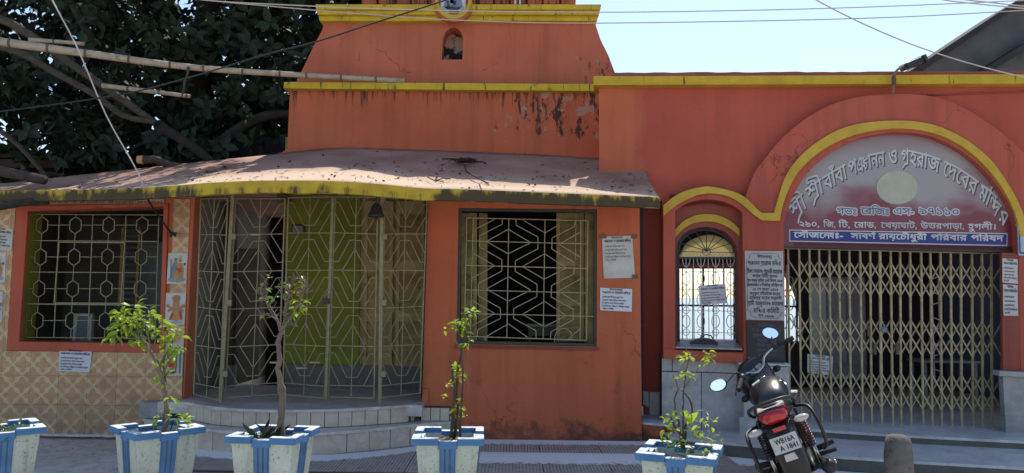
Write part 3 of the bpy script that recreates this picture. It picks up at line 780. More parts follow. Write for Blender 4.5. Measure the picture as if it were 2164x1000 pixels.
step([(300, 884), (340, 893), (400, 902), (440, 907), (485, 911), (560, 914), (665, 915), (725, 911), (800, 905), (875, 897), (955, 891)], .234, .0, 8.07, 16, st)
mb = MB().box((pt(893, 860, FW).x, 7.99, .236), (pt(952, 860, FW).x, 8.09, .37)); obj('block', mb, M['grout'], st)
for k in range(3):
    x0 = pt(893, 860, FW).x; x1 = pt(952, 860, FW).x; w_ = (x1-x0)/3
    obj('riser_tile', MB().box((x0+w_*k+.003, 7.975, .238), (x0+w_*(k+1)-.003, 7.99, .368)), M['riser'], st, bev=.003)
mb = MB().box((pt(312, 870, FW).x, 7.9, .236), (pt(375, 870, FW).x, 8.09, .40)); obj('block', mb, M['marble_dk'], st, bev=.01)
# --- canopy
fe = [(-120, 406), (0, 404), (120, 402), (250, 400), (370, 393), (450, 387), (560, 383), (700, 384), (800, 390), (895, 399), (1000, 402), (1150, 408), (1300, 414), (1394, 418)]
be = [(-120, 396, 8.6), (0, 388, 8.6), (120, 375, 8.6), (250, 361, 8.6), (370, 348, 8.6), (450, 339, 8.75), (560, 328, 8.9), (700, 312, 9.02), (800, 313, 9.02), (895, 316, 9.02), (1000, 320, 9.02), (1150, 326, 9.02), (1264, 333, 9.02), (1357, 342, 8.66)]
FE = [atz(x, y, 2.52) for x, y in fe]; BE = [pt(x, y, Y) for x, y, Y in be]
def resample(P, n):
    out = []
    for i in range(len(P)-1):
        a = P[max(i-1, 0)]; b = P[i]; c = P[i+1]; d = P[min(i+2, len(P)-1)]
        for k in range(n):
            t = k/n; out.append(.5*((2*b)+(c-a)*t+(2*a-5*b+4*c-d)*t*t+(3*b-a-3*c+d)*t**3))
    return out+[P[-1].copy()]
FE6 = resample(FE, 6); BE6 = [a for a in resample(BE, 6)]
nR = 12; top = MB(); nC = len(FE6)
for j in range(nR+1):
    v = j/nR
    for i in range(nC):
        p = FE6[i].lerp(BE6[i], v); w_ = sin(pi*v)
        p.z += -.05*w_*(1-.3*v) + .022*w_*mn.noise(V((p.x*2.2, p.y*2.2, 0))) + .01*mn.noise(V((p.x*7, p.y*7, 3)))*w_
        top.v.append(p)
for j in range(nR):
    for i in range(nC-1): a = j*nC+i; top.f.append((a, a+1, a+nC+1, a+nC))
nt = len(top.v); top.v += [q-V((0, -.012, .105)) for q in top.v]
for j in range(nR):
    for i in range(nC-1): a = nt+j*nC+i; top.f.append((a, a+nC, a+nC+1, a+1))
for i in range(nC-1): top.f.append((i, nt+i, nt+i+1, i+1)); a = nR*nC+i; top.f.append((a, a+1, nt+a+1, nt+a))
for j in range(nR):
    a = j*nC; top.f.append((a, a+nC, nt+a+nC, nt+a)); a += nC-1; top.f.append((a, nt+a, nt+a+nC, a+nC))
canopy = obj('canopy', top, M['canopy_top'], temple, True)
e = MB()
for i in range(nC):
    p = FE6[i]; d = (FE6[min(i+1, nC-1)]-FE6[max(i-1, 0)]); n = V((d.y, -d.x, 0)).normalized()
    dz = .014*mn.noise(V((p.x*4, 0, 1)))
    for q in (p+n*.012+V((0, 0, .002)), p+n*.016+V((0, 0, -.105+dz)), p-n*.03+V((0, 0, -.108+dz)), p-n*.03+V((0, 0, .003))): e.v.append(q)
for i in range(nC-1):
    for k in range(4): a = i*4+k; b = i*4+(k+1) % 4; e.f.append((a, a+4, b+4, b))
e.f += [(0, 1, 2, 3), tuple((nC-1)*4+k for k in (3, 2, 1, 0))]
obj('canopy_edge', e, M['canopy_edge'], canopy)
# --- tower
t1 = [(613, 188), (1290, 188), (1290, 352), (560, 345), (575, 328), (596, 322), (607, 314)]
obj('tower_base', slab(t1, TF, 3.6), M['tower_low'], temple)
obj('tower_band', slab([(600, 173), (1258, 177.5), (1258, 192.5), (599, 187)], off(TF, -.09), 3.8), M['yellow_band'], temple, bev=.006)
T2 = off(TF, .16)
t2 = [(676, 42), (683, 53), (681, 64), (664, 95), (643, 139), (622, 182)] + [(1306, 182), (1299, 153), (1286, 118), (1269, 84), (1258, 50), (1262, 42)]
niche = [(933, 126), (936, 82), (941, 68), (949, 61), (958, 58), (968, 61), (975, 69), (979, 82), (977, 126)]
obj('tower_body', slab(t2, T2, 3.3, [niche]), M['tower_up'], temple)
# niche lining
nb = slab([(926, 54), (985, 54), (985, 130), (926, 130)], off(T2, .24), .05); obj('niche_back', nb, M['tower_up'], temple)
nm = NT('crumbling_niche_plaster'); nm.col(nm.mix(nm.ramp(nm.noise(6, detail=8, rough=.7), .48, .52), (.012, .014, .02), (.36, .24, .19))); nm.fin(.9)
obj('niche_hollow', slab([(936, 70), (984, 66), (984, 126), (936, 126)], off(T2, .225), .012), nm.m, temple)
for k, (y0, y1, pr, ins) in enumerate(((9, 20, .20, 0), (21.5, 31, .15, 3), (32.5, 44, .09, 7))):
    obj('cornice_moulding', slab([(666+ins, y0), (1271-ins, y0), (1270-ins-1, y1), (667+ins+1, y1)], off(T2, -pr), 3.3+2*pr), M['yellow_band'], temple, bev=.008)
# ribbed spire, mostly above the picture
sp = MB(); cxs = pt(990, 5, T2).x; cys = TF+1.85; z0 = pt(990, 9, T2).z; nL = 96
prof = [(1.33, 0), (1.36, .25), (1.34, .6), (1.24, 1.1), (1.02, 1.7), (.74, 2.2), (.42, 2.6), (.2, 2.8)]
for r, h in prof:
    for k in range(nL):
        th = 2*pi*k/nL; rr = r*(1 + .045*abs(cos(th*8)) - .03); sp.v.append(V((cxs+rr*cos(th), cys+rr*sin(th), z0+h)))
for i in range(len(prof)-1):
    for k in range(nL): a = i*nL+k; b = i*nL+(k+1) % nL; sp.f.append((a, b, b+nL, a+nL))
sp.f.append(tuple((len(prof)-1)*nL+k for k in range(nL)))
obj('spire', sp, M['tower_up'], temple)
obj('finial', MB().lathe((cxs, cys, z0+2.78), [(.24, 0), (.3, .08), (.12, .18), (.2, .3), (.08, .42), (.03, .8)], 14), M['yellow_clean'], temple, True)
for x in (768, 778, 838, 1060, 1115, 1150, 1205):
    pass
for x in (1089, 1099): obj('white_stripe', slab([(x-2, -30), (x+2, -30), (x+2, 9), (x-2, 9)], off(T2, .22), .03), M['white_iron'], temple)
# plinth under the spire with ribs seen at the very top of the picture
for k in range(13):
    x0 = 764+k*35; obj('spire_rib', slab([(x0, -40), (x0+33, -40), (x0+33, 9.5), (x0, 9.5)], off(T2, .30-(.07 if k % 2 else 0)), .5), M['tower_up'], temple, bev=.02)
# medallion
MP = off(T2, -.24)
ringo = ell(958, -1, 39, 41, 40); ringi = ell(958, -2, 32, 33, 40)
ring = obj('medallion_ring', slab(ringo, MP, .10, [ringi]), M['yellow_clean'], temple, bev=.006)
obj('medallion_back', slab(ell(958, -1, 46, 47, 40), off(MP, .05), .09), M['tower_up'], temple, bev=.006)
tl = obj('medallion_tile', slab([(931, -40), (984, -40), (984, 22), (978, 28), (937, 28), (931, 22)], off(MP, .03), .03), cl['white'], temple)
for c, p_ in (('blue', [(941, 0), (950, -8), (966, -8), (975, 0), (978, 14), (970, 20), (945, 20), (938, 14)]), ('grey', [(935, 14), (981, 14), (977, 25), (939, 25)]), ('blue', ell(958, -16, 8, 9)), ('dark', [(943, 16), (973, 16), (966, 22), (950, 22)]), ('grey', ell(958, 4, 7, 10)), ('dark', [(944, 2), (948, 2), (950, 14), (946, 14)]), ('skin', ell(958, -9, 5, 5)), ('ochre', [(948, 24), (970, 24), (968, 27), (950, 27)])):
    obj('painted_figure', slab(p_, off(MP, .026 if c != 'dark' else .024), .002), cl[c], tl)
# ================================================================ entrance building
ent = thing('entrance_building', (3.2, 8.2, 0), 'red entrance building with a great yellow edged arch beside the temple', 'building')
yo = [(1402, 434), (1425, 415), (1450, 403), (1480, 396), (1502, 394.5), (1547, 404), (1576, 418), (1600, 442), (1610, 450)]
yo2 = [(1636, 450), (1648, 408), (1662, 370), (1686, 336), (1720, 305), (1768, 276), (1816, 261.6), (1873.6, 255.4), (1936, 256.8), (1989, 269), (2046, 298), (2094, 338), (2128, 384), (2152, 427), (2166, 462), (2176, 500)]
yi = [(1402, 457), (1430, 434), (1460, 418), (1480, 411), (1509, 409), (1538, 415), (1566, 430), (1590, 451), (1610, 466)]
yi2 = [(1648, 467), (1655, 432), (1672, 389), (1696, 353), (1739, 317), (1792, 290), (1854, 275), (1912, 272), (1960, 278), (2008, 295), (2056, 326), (2099, 370), (2128, 413), (2147, 456), (2156, 500)]
arc = [(1656, 470), (1670, 428), (1692, 386), (1725, 347), (1770, 314), (1815, 293), (1860, 283), (1905, 280), (1950, 284), (1995, 299), (2040, 325), (2085, 365), (2115, 404), (2136, 440), (2148, 476)]
outer_arc = [(1576, 414), (1595, 365), (1624, 326), (1662, 283), (1720, 240), (1778, 214), (1840, 202), (1912, 199), (1970, 204), (2027, 223), (2094, 264), (2142, 302), (2190, 352), (2235, 420), (2262, 500)]
S = lambda P: smooth(P, 4)
recess = [(1427, 742), (1427, 446)] + S([(1427, 446), (1450, 430), (1475, 423), (1498, 421.5), (1525, 425), (1550, 435), (1569, 449)])[1:] + [(1572, 745)]
A_out = S(yo)[:25] + S(outer_arc) + [(2285, 980), (2160, 955), (2154, 600)] + S(arc)[::-1] + [(1657, 945), (1573, 940), (1571, 769), (1402, 757)]
obj('portal_wall', slab(A_out, RP, .135, [recess]), M['portal'], ent)
# main wall with parapet
hA = [(1428, 742), (1428, 440), (1500, 430), (1570, 445), (1570, 745)]
hB = [(1658, 935)] + [(x+(2 if x < 1900 else -2), y+3) for x, y in S(arc)] + [(2150, 600), (2150, 950)]
obj('main_wall', slab([(1266, 166), (2420, 166), (2420, 990), (1399, 960), (1399, 425), (1266, 425)], RW, .22, [hA, hB]), M['wall_r'], ent)
obj('parapet_band', slab([(1254, 161), (1700, 159), (2420, 155), (2420, 176), (1700, 178), (1254, 180)], off(RW, -.12), .36), M['yellow'], ent, bev=.006)
obj('recess_wall', slab([(1240, 400), (1410, 400), (1410, 960), (1240, 960)], RR, .1), M['wall_r'], ent)
obj('recess_side', MB().hexa([pt(1399, 930, off(RW, .01)), pt(1404, 930, off(RW, .01)), pt(1404, 900, RR), pt(1400, 900, RR)], [pt(1399, 415, off(RW, .01)), pt(1404, 415, off(RW, .01)), pt(1404, 425, RR), pt(1400, 425, RR)]), M['wall_r'], ent)
lip = MB(); N = 60
ed = [(1290+k*(2420-1290)/N, 153.5-(k/N)*4+random.uniform(-.8, .8)) for k in range(N+1)]
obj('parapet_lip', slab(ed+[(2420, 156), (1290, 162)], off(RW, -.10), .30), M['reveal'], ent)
obj('portal_trim', slab(S(yo)+S(yo2)+S(yi2)[::-1]+S(yi)[::-1], off(RP, -.035), .06), M['yellow_clean'], ent, bev=.004)
obj('wall_conduit', MB().tube([pt(x, y, off(RW, -.012)) for x, y in ((1930, 201), (2000, 200), (2080, 197), (2300, 190))], .009, 6), M['reveal'], ent, True)
# little arch window
ia = [(1430, 736), (1429, 528), (1433, 510), (1442, 497), (1456, 487), (1474, 481), (1493, 479), (1513, 482), (1531, 489), (1546, 502), (1555, 518), (1560, 538), (1564, 738)]
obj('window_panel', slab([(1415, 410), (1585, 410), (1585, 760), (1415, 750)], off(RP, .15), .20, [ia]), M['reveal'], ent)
obj('arch_trim', slab(S([(1427, 485), (1445, 467), (1468, 456), (1493, 452.5), (1520, 456), (1545, 468), (1563, 484)])+S([(1563, 500), (1545, 484), (1520, 472), (1493, 468), (1466, 472), (1445, 483), (1427, 502)]), off(RP, .125), .03), M['yellow_clean'], ent, bev=.003)
inn = [(1437, 728), (1436, 530), (1440, 514), (1448, 503), (1460, 494), (1476, 488), (1493, 486), (1511, 489), (1527, 496), (1541, 508), (1549, 523), (1553, 540), (1556, 730)]
obj('arch_frame', slab(ia, off(RP, .34), .05, [inn]), M['black_iron'], ent)
obj('window_ledge', slab([(1402, 738), (1571, 748), (1571, 770), (1402, 758)], off(RP, -.03), .2), M['frame_o'], ent, bev=.004)
obj('marble_sill', MB().hexa([pt(1428, 736, off(RP, .0)), pt(1569, 740, off(RP, .0)), pt(1560, 722, off(RP, .5)), pt(1432, 720, off(RP, .5))], [q+V((0, 0, .015)) for q in (pt(1428, 736, off(RP, .0)), pt(1569, 740, off(RP, .0)), pt(1560, 722, off(RP, .5)), pt(1432, 720, off(RP, .5)))]), M['marble'], ent)
wg = obj('window_grille', (lambda m: (rod(m, (1431, 545), (1560, 547), off(RP, .36), .013, 4), rod(m, (1431, 562), (1560, 564), off(RP, .36), .010, 4), m)[-1])(MB()), M['black_iron'], ent)
for k in range(1, 8):
    a = pi*k/8; rr = 58 if k in (3, 4, 5) else 60
    m = MB(); rod(m, (1493, 531), (1493-rr*cos(a), 531-rr*.78*sin(a)), off(RP, .36), .006, 4); obj('fan_bar', m, M['black_iron'], wg)
m = MB(); rods(m, ell(1493, 532, 9, 8, 10)+[(1502, 532)], off(RP, .36), .005); rod(m, (1431, 532), (1560, 534), off(RP, .36), .006); obj('fan_hub', m, M['black_iron'], wg)
G3 = off(RP, .355)
for k in range(9):
    x = 1434+k*15.6; m = MB(); rod(m, (x, 533), (x+2, 716), G3, .0055); obj('grille_bar', m, M['white_iron'], wg)
for k in range(4):
    x = 1450+k*31.2
    for cy, ry in ((549, 16), (589, 22), (634, 22), (679, 22)):
        if cy == 549: P = [(x-7.8, 533), (x-7.8, 552), (x-5, 561), (x, 565), (x+5, 561), (x+7.8, 552), (x+7.8, 533)]
        else: P = ell(x, cy, 8.2, ry*.62, 14); P.append(P[0])
        m = MB(); rods(m, P, G3, .0055); obj('oval_bar', m, M['white_iron'], wg)
    for cy in (611, 656, 702): m = MB(); P = ell(x, cy, 7, 7, 10); rods(m, P+[P[0]], G3, .0045); obj('ring_bar', m, M['white_iron'], wg)
for y in (573, 611, 656, 702, 716): m = MB(); rod(m, (1432, y), (1561, y+2), G3, .005); obj('grille_bar', m, M['white_iron'], wg)
# things on the sill
hm = thing('scooter_seat', pt(1487, 732, off(RP, .45)), 'black rounded scooter seat showing low behind the little arch grille', 'seat')
sp_ = S([(1455, 736), (1462, 722), (1478, 716), (1500, 716), (1515, 722), (1520, 736)])
obj('seat_pad', slab(sp_, off(RP, .18), .14), simple('black_vinyl', (.02, .02, .022), .4), hm, bev=.02)
obj('grab_rail', MB().tube([pt(1480, 715, off(RP, .3)), pt(1483, 709, off(RP, .3)), pt(1493, 707, off(RP, .3)), pt(1503, 710, off(RP, .3)), pt(1506, 716, off(RP, .3))], .008, 6), M['steel'], hm)
# marble dado
obj('dado_backing', slab([(1398, 752), (1575, 762), (1575, 950), (1398, 940)], off(RP, .07), .3), M['grout'], ent)
for P in ([(1399, 757), (1420, 758), (1420, 784), (1399, 784)], [(1421.5, 758), (1573, 768), (1573, 789), (1421.5, 784)], [(1399, 786), (1481.5, 788), (1481.5, 912), (1399, 910)], [(1483, 788), (1573, 791), (1573, 915), (1483, 912)]):
    obj('marble_panel', slab(P, off(RP, .045), .024), M['marble'], ent, bev=.0015)
for P in ([(1356, 827), (1371, 828), (1371, 862), (1356, 852)], [(1372.5, 828), (1400, 829), (1400, 895), (1372.5, 880)]):
    obj('marble_panel', slab(P, off(RR, -.03), .025), M['marble'], ent, bev=.0015)
obj('pedestal', slab([(1572, 778), (1668, 780), (1672, 930), (1572, 925)], off(RP, -.11), .22), M['marble'], ent, bev=.004)
obj('pedestal_foot', slab([(1563, 882), (1602, 884), (1602, 925), (1563, 918)], off(RP, -.15), .1), M['marble'], ent, bev=.004)
for k, (y0, y1, pr) in enumerate(((766, 771, .20), (772, 778, .16))): obj('pedestal_cap', slab([(1560+k*4, y0), (1671-k*3, y0+4), (1671-k*3, y1+4), (1560+k*4, y1)], off(RP, -pr), pr+.04), M['marble'], ent, bev=.004)
obj('pedestal', slab([(2119, 795), (2420, 812), (2420, 990), (2127, 925)], off(RP, -.05), .09), M['marble_dk'], ent, bev=.004)
obj('pedestal_cap', slab([(2112, 784), (2420, 800), (2420, 812), (2112, 795)], off(RP, -.10), .14), M['marble_dk'], ent, bev=.004)
# ledge in the recess between the two buildings
lp = [atz(1357, 893, .22), atz(1425, 899, .22), atz(1402, 873, .22), atz(1357, 850, .22)]
lg = tag(obj('recess_ledge', MB().prism([V((p.x, p.y, 0)) for p in lp], (0, 0, .198)), M['front']), kind='structure')
obj('tread', MB().prism([V((p.x, p.y-.01, .20)) for p in lp], (0, 0, .022)), M['tread_grey'], lg, bev=.003)
# entrance steps
es = tag(obj('entrance_steps', MB(), None), kind='structure')
def bigstep(front, z, zl, back, xr):
    P = [atz(x, y, z) for x, y in front]; Q = [V((P[-1].x, back, 0)), V((P[0].x, back, 0))]
    t_ = [V((p.x, p.y, z-.025)) for p in P]+[V((q.x, q.y, z-.025)) for q in Q]
    obj('tread', MB().prism(t_, (0, 0, .025)), M['tread_grey'], es, bev=.004)
    c_ = [V((p.x, p.y+.02, zl)) for p in P]+[V((q.x, q.y-.01, zl)) for q in Q]
    obj('riser', MB().prism(c_, (0, 0, z-.026-zl)), M['riser_dark'], es)
bigstep([(1415, 924), (1505, 933), (1608, 942), (1700, 955), (1755, 963), (1900, 973), (2164, 988), (2400, 1004)], .14, 0, 9.0, 0)
bigstep([(1672, 902), (1710, 907), (1900, 919), (2160, 932), (2400, 944)], .22, .141, 8.9, 0)
# hall behind
H1 = 11.6
hx0 = 1.5; hx1 = 6.6
obj('room_floor', MB().box((hx0, 8.6, .10), (hx1, H1+.3, .212)), M['tread'], ent)
room('hall', hx0, hx1, 8.75, H1, .2, 3.7, M['room_blue'], ent, back=False)
bo = [(1300, 250), (2200, 250), (2200, 830), (1300, 830)]
lun = [(1436, 543)] + S([(1436, 540), (1450, 515), (1475, 501), (1498, 496), (1522, 500), (1545, 515), (1560, 540)]) + [(1560, 543)]
big = [(1385, 560), (1640, 560), (1662, 580), (1680, 612), (1692, 650), (1697, 690), (1697, 722), (1385, 722)]
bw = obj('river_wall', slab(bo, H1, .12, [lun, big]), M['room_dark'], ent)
obj('river_rail', slab([(1385, 556), (1640, 556), (1640, 568), (1385, 568)], off((H1, 0, 0), -.05), .04), M['frame_o'], ent)
cg = NT('cream_frosted_glass'); cg.col((.7, .62, .40)); cg.fin(.6)
_ms = cg.n('ShaderNodeMixShader'); _ms.inputs[0].default_value = .6; _tl = cg.n('ShaderNodeBsdfTranslucent'); _tl.inputs[0].default_value = (.75, .66, .42, 1)
cg.l(cg.b.outputs[0], _ms.inputs[1]); cg.l(_tl.outputs[0], _ms.inputs[2]); cg.l(_ms.outputs[0], cg.t.nodes['Material Output'].inputs[0])
obj('fanlight_pane', slab(lun, off((H1, 0, 0), .05), .006), cg.m, ent)
rg = obj('river_grille', (lambda m: (rod(m, (1385, 645), (1697, 648), off((H1, 0, 0), -.02), .02, 4), m)[-1])(MB()), M['black_iron'], ent)
for k in range(13):
    x = 1420+k*22; m = MB(); rod(m, (x, 560), (x, 722), off((H1, 0, 0), -.02), .011 if k % 3 else .02); obj('grille_bar', m, M['black_iron'] if k % 3 == 0 else M['white_iron'], rg)
for k in range(4):
    for cy in (600, 640, 680): m = MB(); P = ell(1650+k*14-7, cy, 6, 16, 10); rods(m, P+[P[0]], off((H1, 0, 0), -.02), .008); obj('oval_bar', m, M['white_iron'], rg)
al = thing('steel_cupboard', (4.0, 10.2, .22), 'tall grey steel cupboard standing behind the collapsible gate', 'cupboard')
a = pt(1745, 585, 10.2); b = pt(1832, 770, 10.2)
obj('body', MB().box((a.x, 10.2, b.z-.2), (b.x, 10.75, a.z)), M['steel'], al, bev=.008)
mx = (a.x+b.x)/2
for s in (0, 1): obj('door', MB().box((a.x+.01 if s == 0 else mx+.005, 10.18, b.z), (mx-.005 if s == 0 else b.x-.01, 10.198, a.z-.03)), M['steel'], al, bev=.004)
obj('handle', MB().box((mx+.02, 10.165, (a.z+b.z)/2-.05), (mx+.04, 10.18, (a.z+b.z)/2+.08)), M['black_iron'], al)
wr = thing('white_grille_panel', (5.3, 10, .22), 'tall narrow white lattice panel standing inside the hall', 'grille')
a = pt(1968, 590, 9.6); b = pt(1990, 808, 9.6)
for x in (a.x, b.x): obj('upright', MB().tube([(x, 9.6, b.z), (x, 9.6, a.z)], .012, 4), M['white_iron'], wr)
for k in range(9):
    z = b.z+(a.z-b.z)*k/8; obj('crossbar', MB().tube([(a.x, 9.6, z), (b.x, 9.6, z+.03*(-1)**k)], .008, 4), M['white_iron'], wr)
be_ = thing('hall_bench', (5.3, 9.8, .22), 'low grey bench beside the white lattice panel inside the hall', 'bench')
a = pt(1950, 762, 9.4); b = pt(2075, 790, 9.4)
obj('seat', MB().box((a.x, 9.4, a.z-.03), (b.x, 9.8, a.z)), M['steel'], be_, bev=.004)
for x in (a.x+.03, b.x-.07):
    for y in (9.43, 9.74): obj('leg', MB().box((x, y, .22), (x+.035, y+.03, a.z-.031)), M['steel'], be_)
# lintel and sign board
obj('lintel', slab([(1655, 511), (2150, 522), (2150, 534), (1655, 523)], off(RP, .10), .12), M['black_iron'], ent)
SP = off(RP, .10)
sm = NT('printed_sign_face')
zz = sm.ramp(sm.axis(2), 2.15, 2.95); xx = sm.axis(0)
f = sm.math('ADD', sm.math('MULTIPLY', zz, .5), sm.math('MULTIPLY', sm.noise(1.9, (1, 1, .9), detail=3, dist=.4), .85))
k_ = sm.mix(sm.ramp(f, .60, .82), (.18, .025, .045), (.30, .27, .27))
k_ = sm.mix(sm.ramp(sm.axis(2), 3.08, 3.3, 0, .5), k_, (.2, .05, .08))
sm.col(k_); sm.fin(.3, 0, .5)
sgn = thing('sign_board', pt(1905, 515, SP), 'half round maroon and silver sign board with white lettering over the collapsible gate', 'sign')
board = obj('board', slab([(1656, 520), (1656, 462)]+[(x+(-3 if x < 1880 else 3), y-3) for x, y in S(arc)]+[(2150, 530)], off(SP, .0), .05), sm.m, sgn)
obj('emblem_disc', slab(ell(1896, 396.5, 43.5, 35.5, 40), off(SP, -.004), .004), simple('pale_disc_print', (.44, .44, .34), .4, .12, 8), board)
wm = simple('white_letter_print', (.54, .54, .55), .45, .05); wd_ = simple('letter_shadow_print', (.05, .04, .05), .5, 0); navy = simple('navy_print', (.02, .03, .16), .4, .1)
bm_ = simple('blue_banner_print', (.018, .032, .20), .35, .1)
ban = obj('banner', slab([(1668, 485.5), (2129, 493), (2128.5, 520), (1668, 510.5)], off(SP, -.006), .005), wm, board)
obj('banner_field', slab([(1670, 487.5), (2127.5, 495), (2127, 518.2), (1670, 508.6)], off(SP, -.0075), .001), bm_, ban)
def mapline(text, x0, y0, x1, y1, hpx, pl, mat, parent, name='lettering', curve=None, dx=0, dy=0, thick=0):
    """a printed line on plane pl; baseline from (x0,y0) to (x1,y1)"""
    vs, fs, w_ = glyphmesh(text); k = hpx/.66; mb = MB(); P = []
    for x, y in vs:
        u = x/w_
        if curve:
            px = x0+(x1-x0)*u; py, sl = curve(px); px2 = px + y*k*sl*.35; P.append(pt(px2+dx, py-y*k+hpx*.5+dy, pl))
        else: P.append(pt(x0+(x1-x0)*u+dx, y0+(y1-y0)*u-y*k+dy, pl))
    mb.add(P, fs)
    if thick:   # embolden: shifted copies
        n = len(mb.v); v0 = list(mb.v); f0 = list(mb.f)
        for ox in ((thick, 0), (-thick, 0), (0, thick), (0, -thick), (.7*thick, .7*thick), (-.7*thick, .7*thick), (.7*thick, -.7*thick), (-.7*thick, -.7*thick)):
            d = V((ox[0], 0, ox[1])); mb.add([q+d+pn(pl)*random.uniform(.0002, .0004) for q in v0], f0)
    return obj(name, mb, mat, parent)
ap = [(1680, 452), (1700, 428), (1725, 401), (1764, 376), (1806, 352), (1848, 338), (1887, 331), (1920, 331), (1965, 342), (2010, 362), (2040, 382), (2079, 412), (2100, 433), (2120, 462)]
def acurve(px):
    for a, b in zip(ap, ap[1:]):
        if px <= b[0] or b is ap[-1]:
            t = (px-a[0])/(b[0]-a[0]); sl = (b[1]-a[1])/(b[0]-a[0]); return a[1]+(b[1]-a[1])*t, sl
wmap = [('শ্রী', 1680, 1706), ('শ্রী', 1713, 1741), ('বাঁবা', 1745, 1791), ('পঞ্চানন', 1796, 1870), ('ও', 1879, 1896), ('গ্রহরাজ', 1904, 1983), ('দেবের', 1992, 2060), ('মন্দির', 2067, 2122)]
for wd, x0, x1 in wmap:
    mapline(wd, x0, 0, x1, 0, 31, off(SP, -.0018), wd_, board, 'letter_shadow', acurve, 2, 2, .004)
    mapline(wd, x0, 0, x1, 0, 31, off(SP, -.003), wm, board, 'lettering', acurve, thick=.0025)
for wd, x0, x1 in (('গভঃ', 1768, 1812), ('রেজিঃ', 1820, 1880), ('এস-', 1888, 1932), ('৯৭১১০', 1942, 2028)):
    mapline(wd, x0, 452, x1, 455, 14, off(SP, -.0025), wm, board, thick=.014)
    mapline(wd, x0, 452, x1, 455, 14, off(SP, -.0045), navy, board, 'letter_core')
for wd, x0, x1 in (('২৯০,', 1688, 1732), ('জি,', 1740, 1766), ('টি,', 1772, 1797), ('রোড,', 1805, 1852), ('খেয়াঘাট,', 1862, 1938), ('উত্তরপাড়া,', 1946, 2038), ('হুগলী।', 2046, 2106)):
    y = 479+(x0-1688)*.016; mapline(wd, x0+1, y+1, x1+1, y+2, 12, off(SP, -.0018), wd_, board, 'letter_shadow', thick=.003)
    mapline(wd, x0, y, x1, y+1, 12, off(SP, -.003), wm, board, thick=.002)
for wd, x0, x1 in (('সৌজন্যেঃ-', 1678, 1782), ('সাবর্ণ', 1798, 1850), ('রায়চৌধুরী', 1857, 1958), ('পরিবার', 1967, 2043), ('পরিষদ', 2052, 2120)):
    y = 502+(x0-1678)*.0175; mapline(wd, x0, y, x1, y+(x1-x0)*.0175, 12, off(SP, -.009), wm, ban, thick=.003)
# collapsible gate
GG = off(RP, .27)
gt = obj('collapsible_gate', (lambda m: (rod(m, (1658, 524), (2146, 536), GG, .018, 4), m)[-1])(MB()), M['gate'], ent)
obj('bottom_rail', (lambda m: (rod(m, (1662, 893), (2128, 915), GG, .012, 4), m)[-1])(MB()), M['gate'], gt)
zx = [64, 67, 112, 156, 200, 243, 287, 330, 374, 415, 457, 462, 514, 550, 593, 639, 684, 727, 770, 814, 859, 903, 945]
bars = []
for i in range(22):
    jx = random.uniform(-1.3, 1.3); xt = 1666+i*21.5+jx; xb = 1672+i*21.3+jx+random.uniform(-1.5, 1.5)
    if i == 9: pass
    bars.append((xt, 524+i*.55, xb, 890+i*1.05))
def barpt(i, y):
    xt, yt, xb, yb = bars[i]; t = (y-yt)/(yb-yt); return (xt+(xb-xt)*t, y+ (i-10)*.6)
for i, (xt, yt, xb, yb) in enumerate(bars):
    r = .017 if i == 9 else .0135
    for d in ((-.011,) if 1 else ()):
        obj('picket', MB().tube([pt(xt, yt, GG), pt(xb, yb, GG)], r, 4), M['gate'], gt)
for (ya, yb) in ((568, 612), (688, 735), (802, 849)):
    for i in range(21):
        if i in (9,): continue
        for s in (0, 1):
            j = i+1
            for dd in (-26, 0):
                A = barpt(i, ya+dd if s == 0 else yb+dd); B = barpt(j, yb+dd if s == 0 else ya+dd)
            A = barpt(i, (ya-14) if s == 0 else (yb+14)); B = barpt(j, (yb-8) if s == 0 else (ya+8))
    for i in range(0, 20):
        h = (yb-ya)
        for s in (0, 1):
            A = barpt(i, ya-14 if s == 0 else yb+14); B = barpt(i+2, yb+14 if s == 0 else ya-14)
            m = MB(); a_ = pt(*A, off(GG, -.018 if s == 0 else .018)); b_ = pt(*B, off(GG, -.018 if s == 0 else .018))
            d = (b_-a_).normalized(); n_ = V((-d.z, 0, d.x))*.0075; e_ = V((0, .004, 0))
            m.hexa([a_-n_, b_-n_, b_-n_+e_, a_-n_+e_], [a_+n_, b_+n_, b_+n_+e_, a_+n_+e_]); obj('lattice_strip', m, M['gate'], gt)
gl_ = thing('gate_padlock', pt(1868, 695, off(GG, -.05)), 'round steel padlock in the middle of the collapsible gate', 'padlock')
c_ = pt(1868, 697, off(GG, -.06)); obj('lock_body', MB().lathe((c_.x, c_.y-.01, c_.z), [(.02, -.012), (.034, -.006), (.034, .012), (.02, .018)], 12, 'y'), M['steel'], gl_, True)
obj('shackle', MB().tube([c_+V((-.018, 0, .03)), c_+V((-.016, 0, .055)), c_+V((0, 0, .065)), c_+V((.016, 0, .055)), c_+V((.018, 0, .03))], .005, 6), M['black_iron'], gl_)
for x, y in ((1849, 738), (1896, 738), (1836, 700)):
    c_ = pt(x, y, off(GG, -.03)); obj('gate_latch', MB().box((c_.x-.016, c_.y-.012, c_.z-.06), (c_.x+.016, c_.y+.012, c_.z+.06)), M['bamboo_dk'], gt, bev=.006)
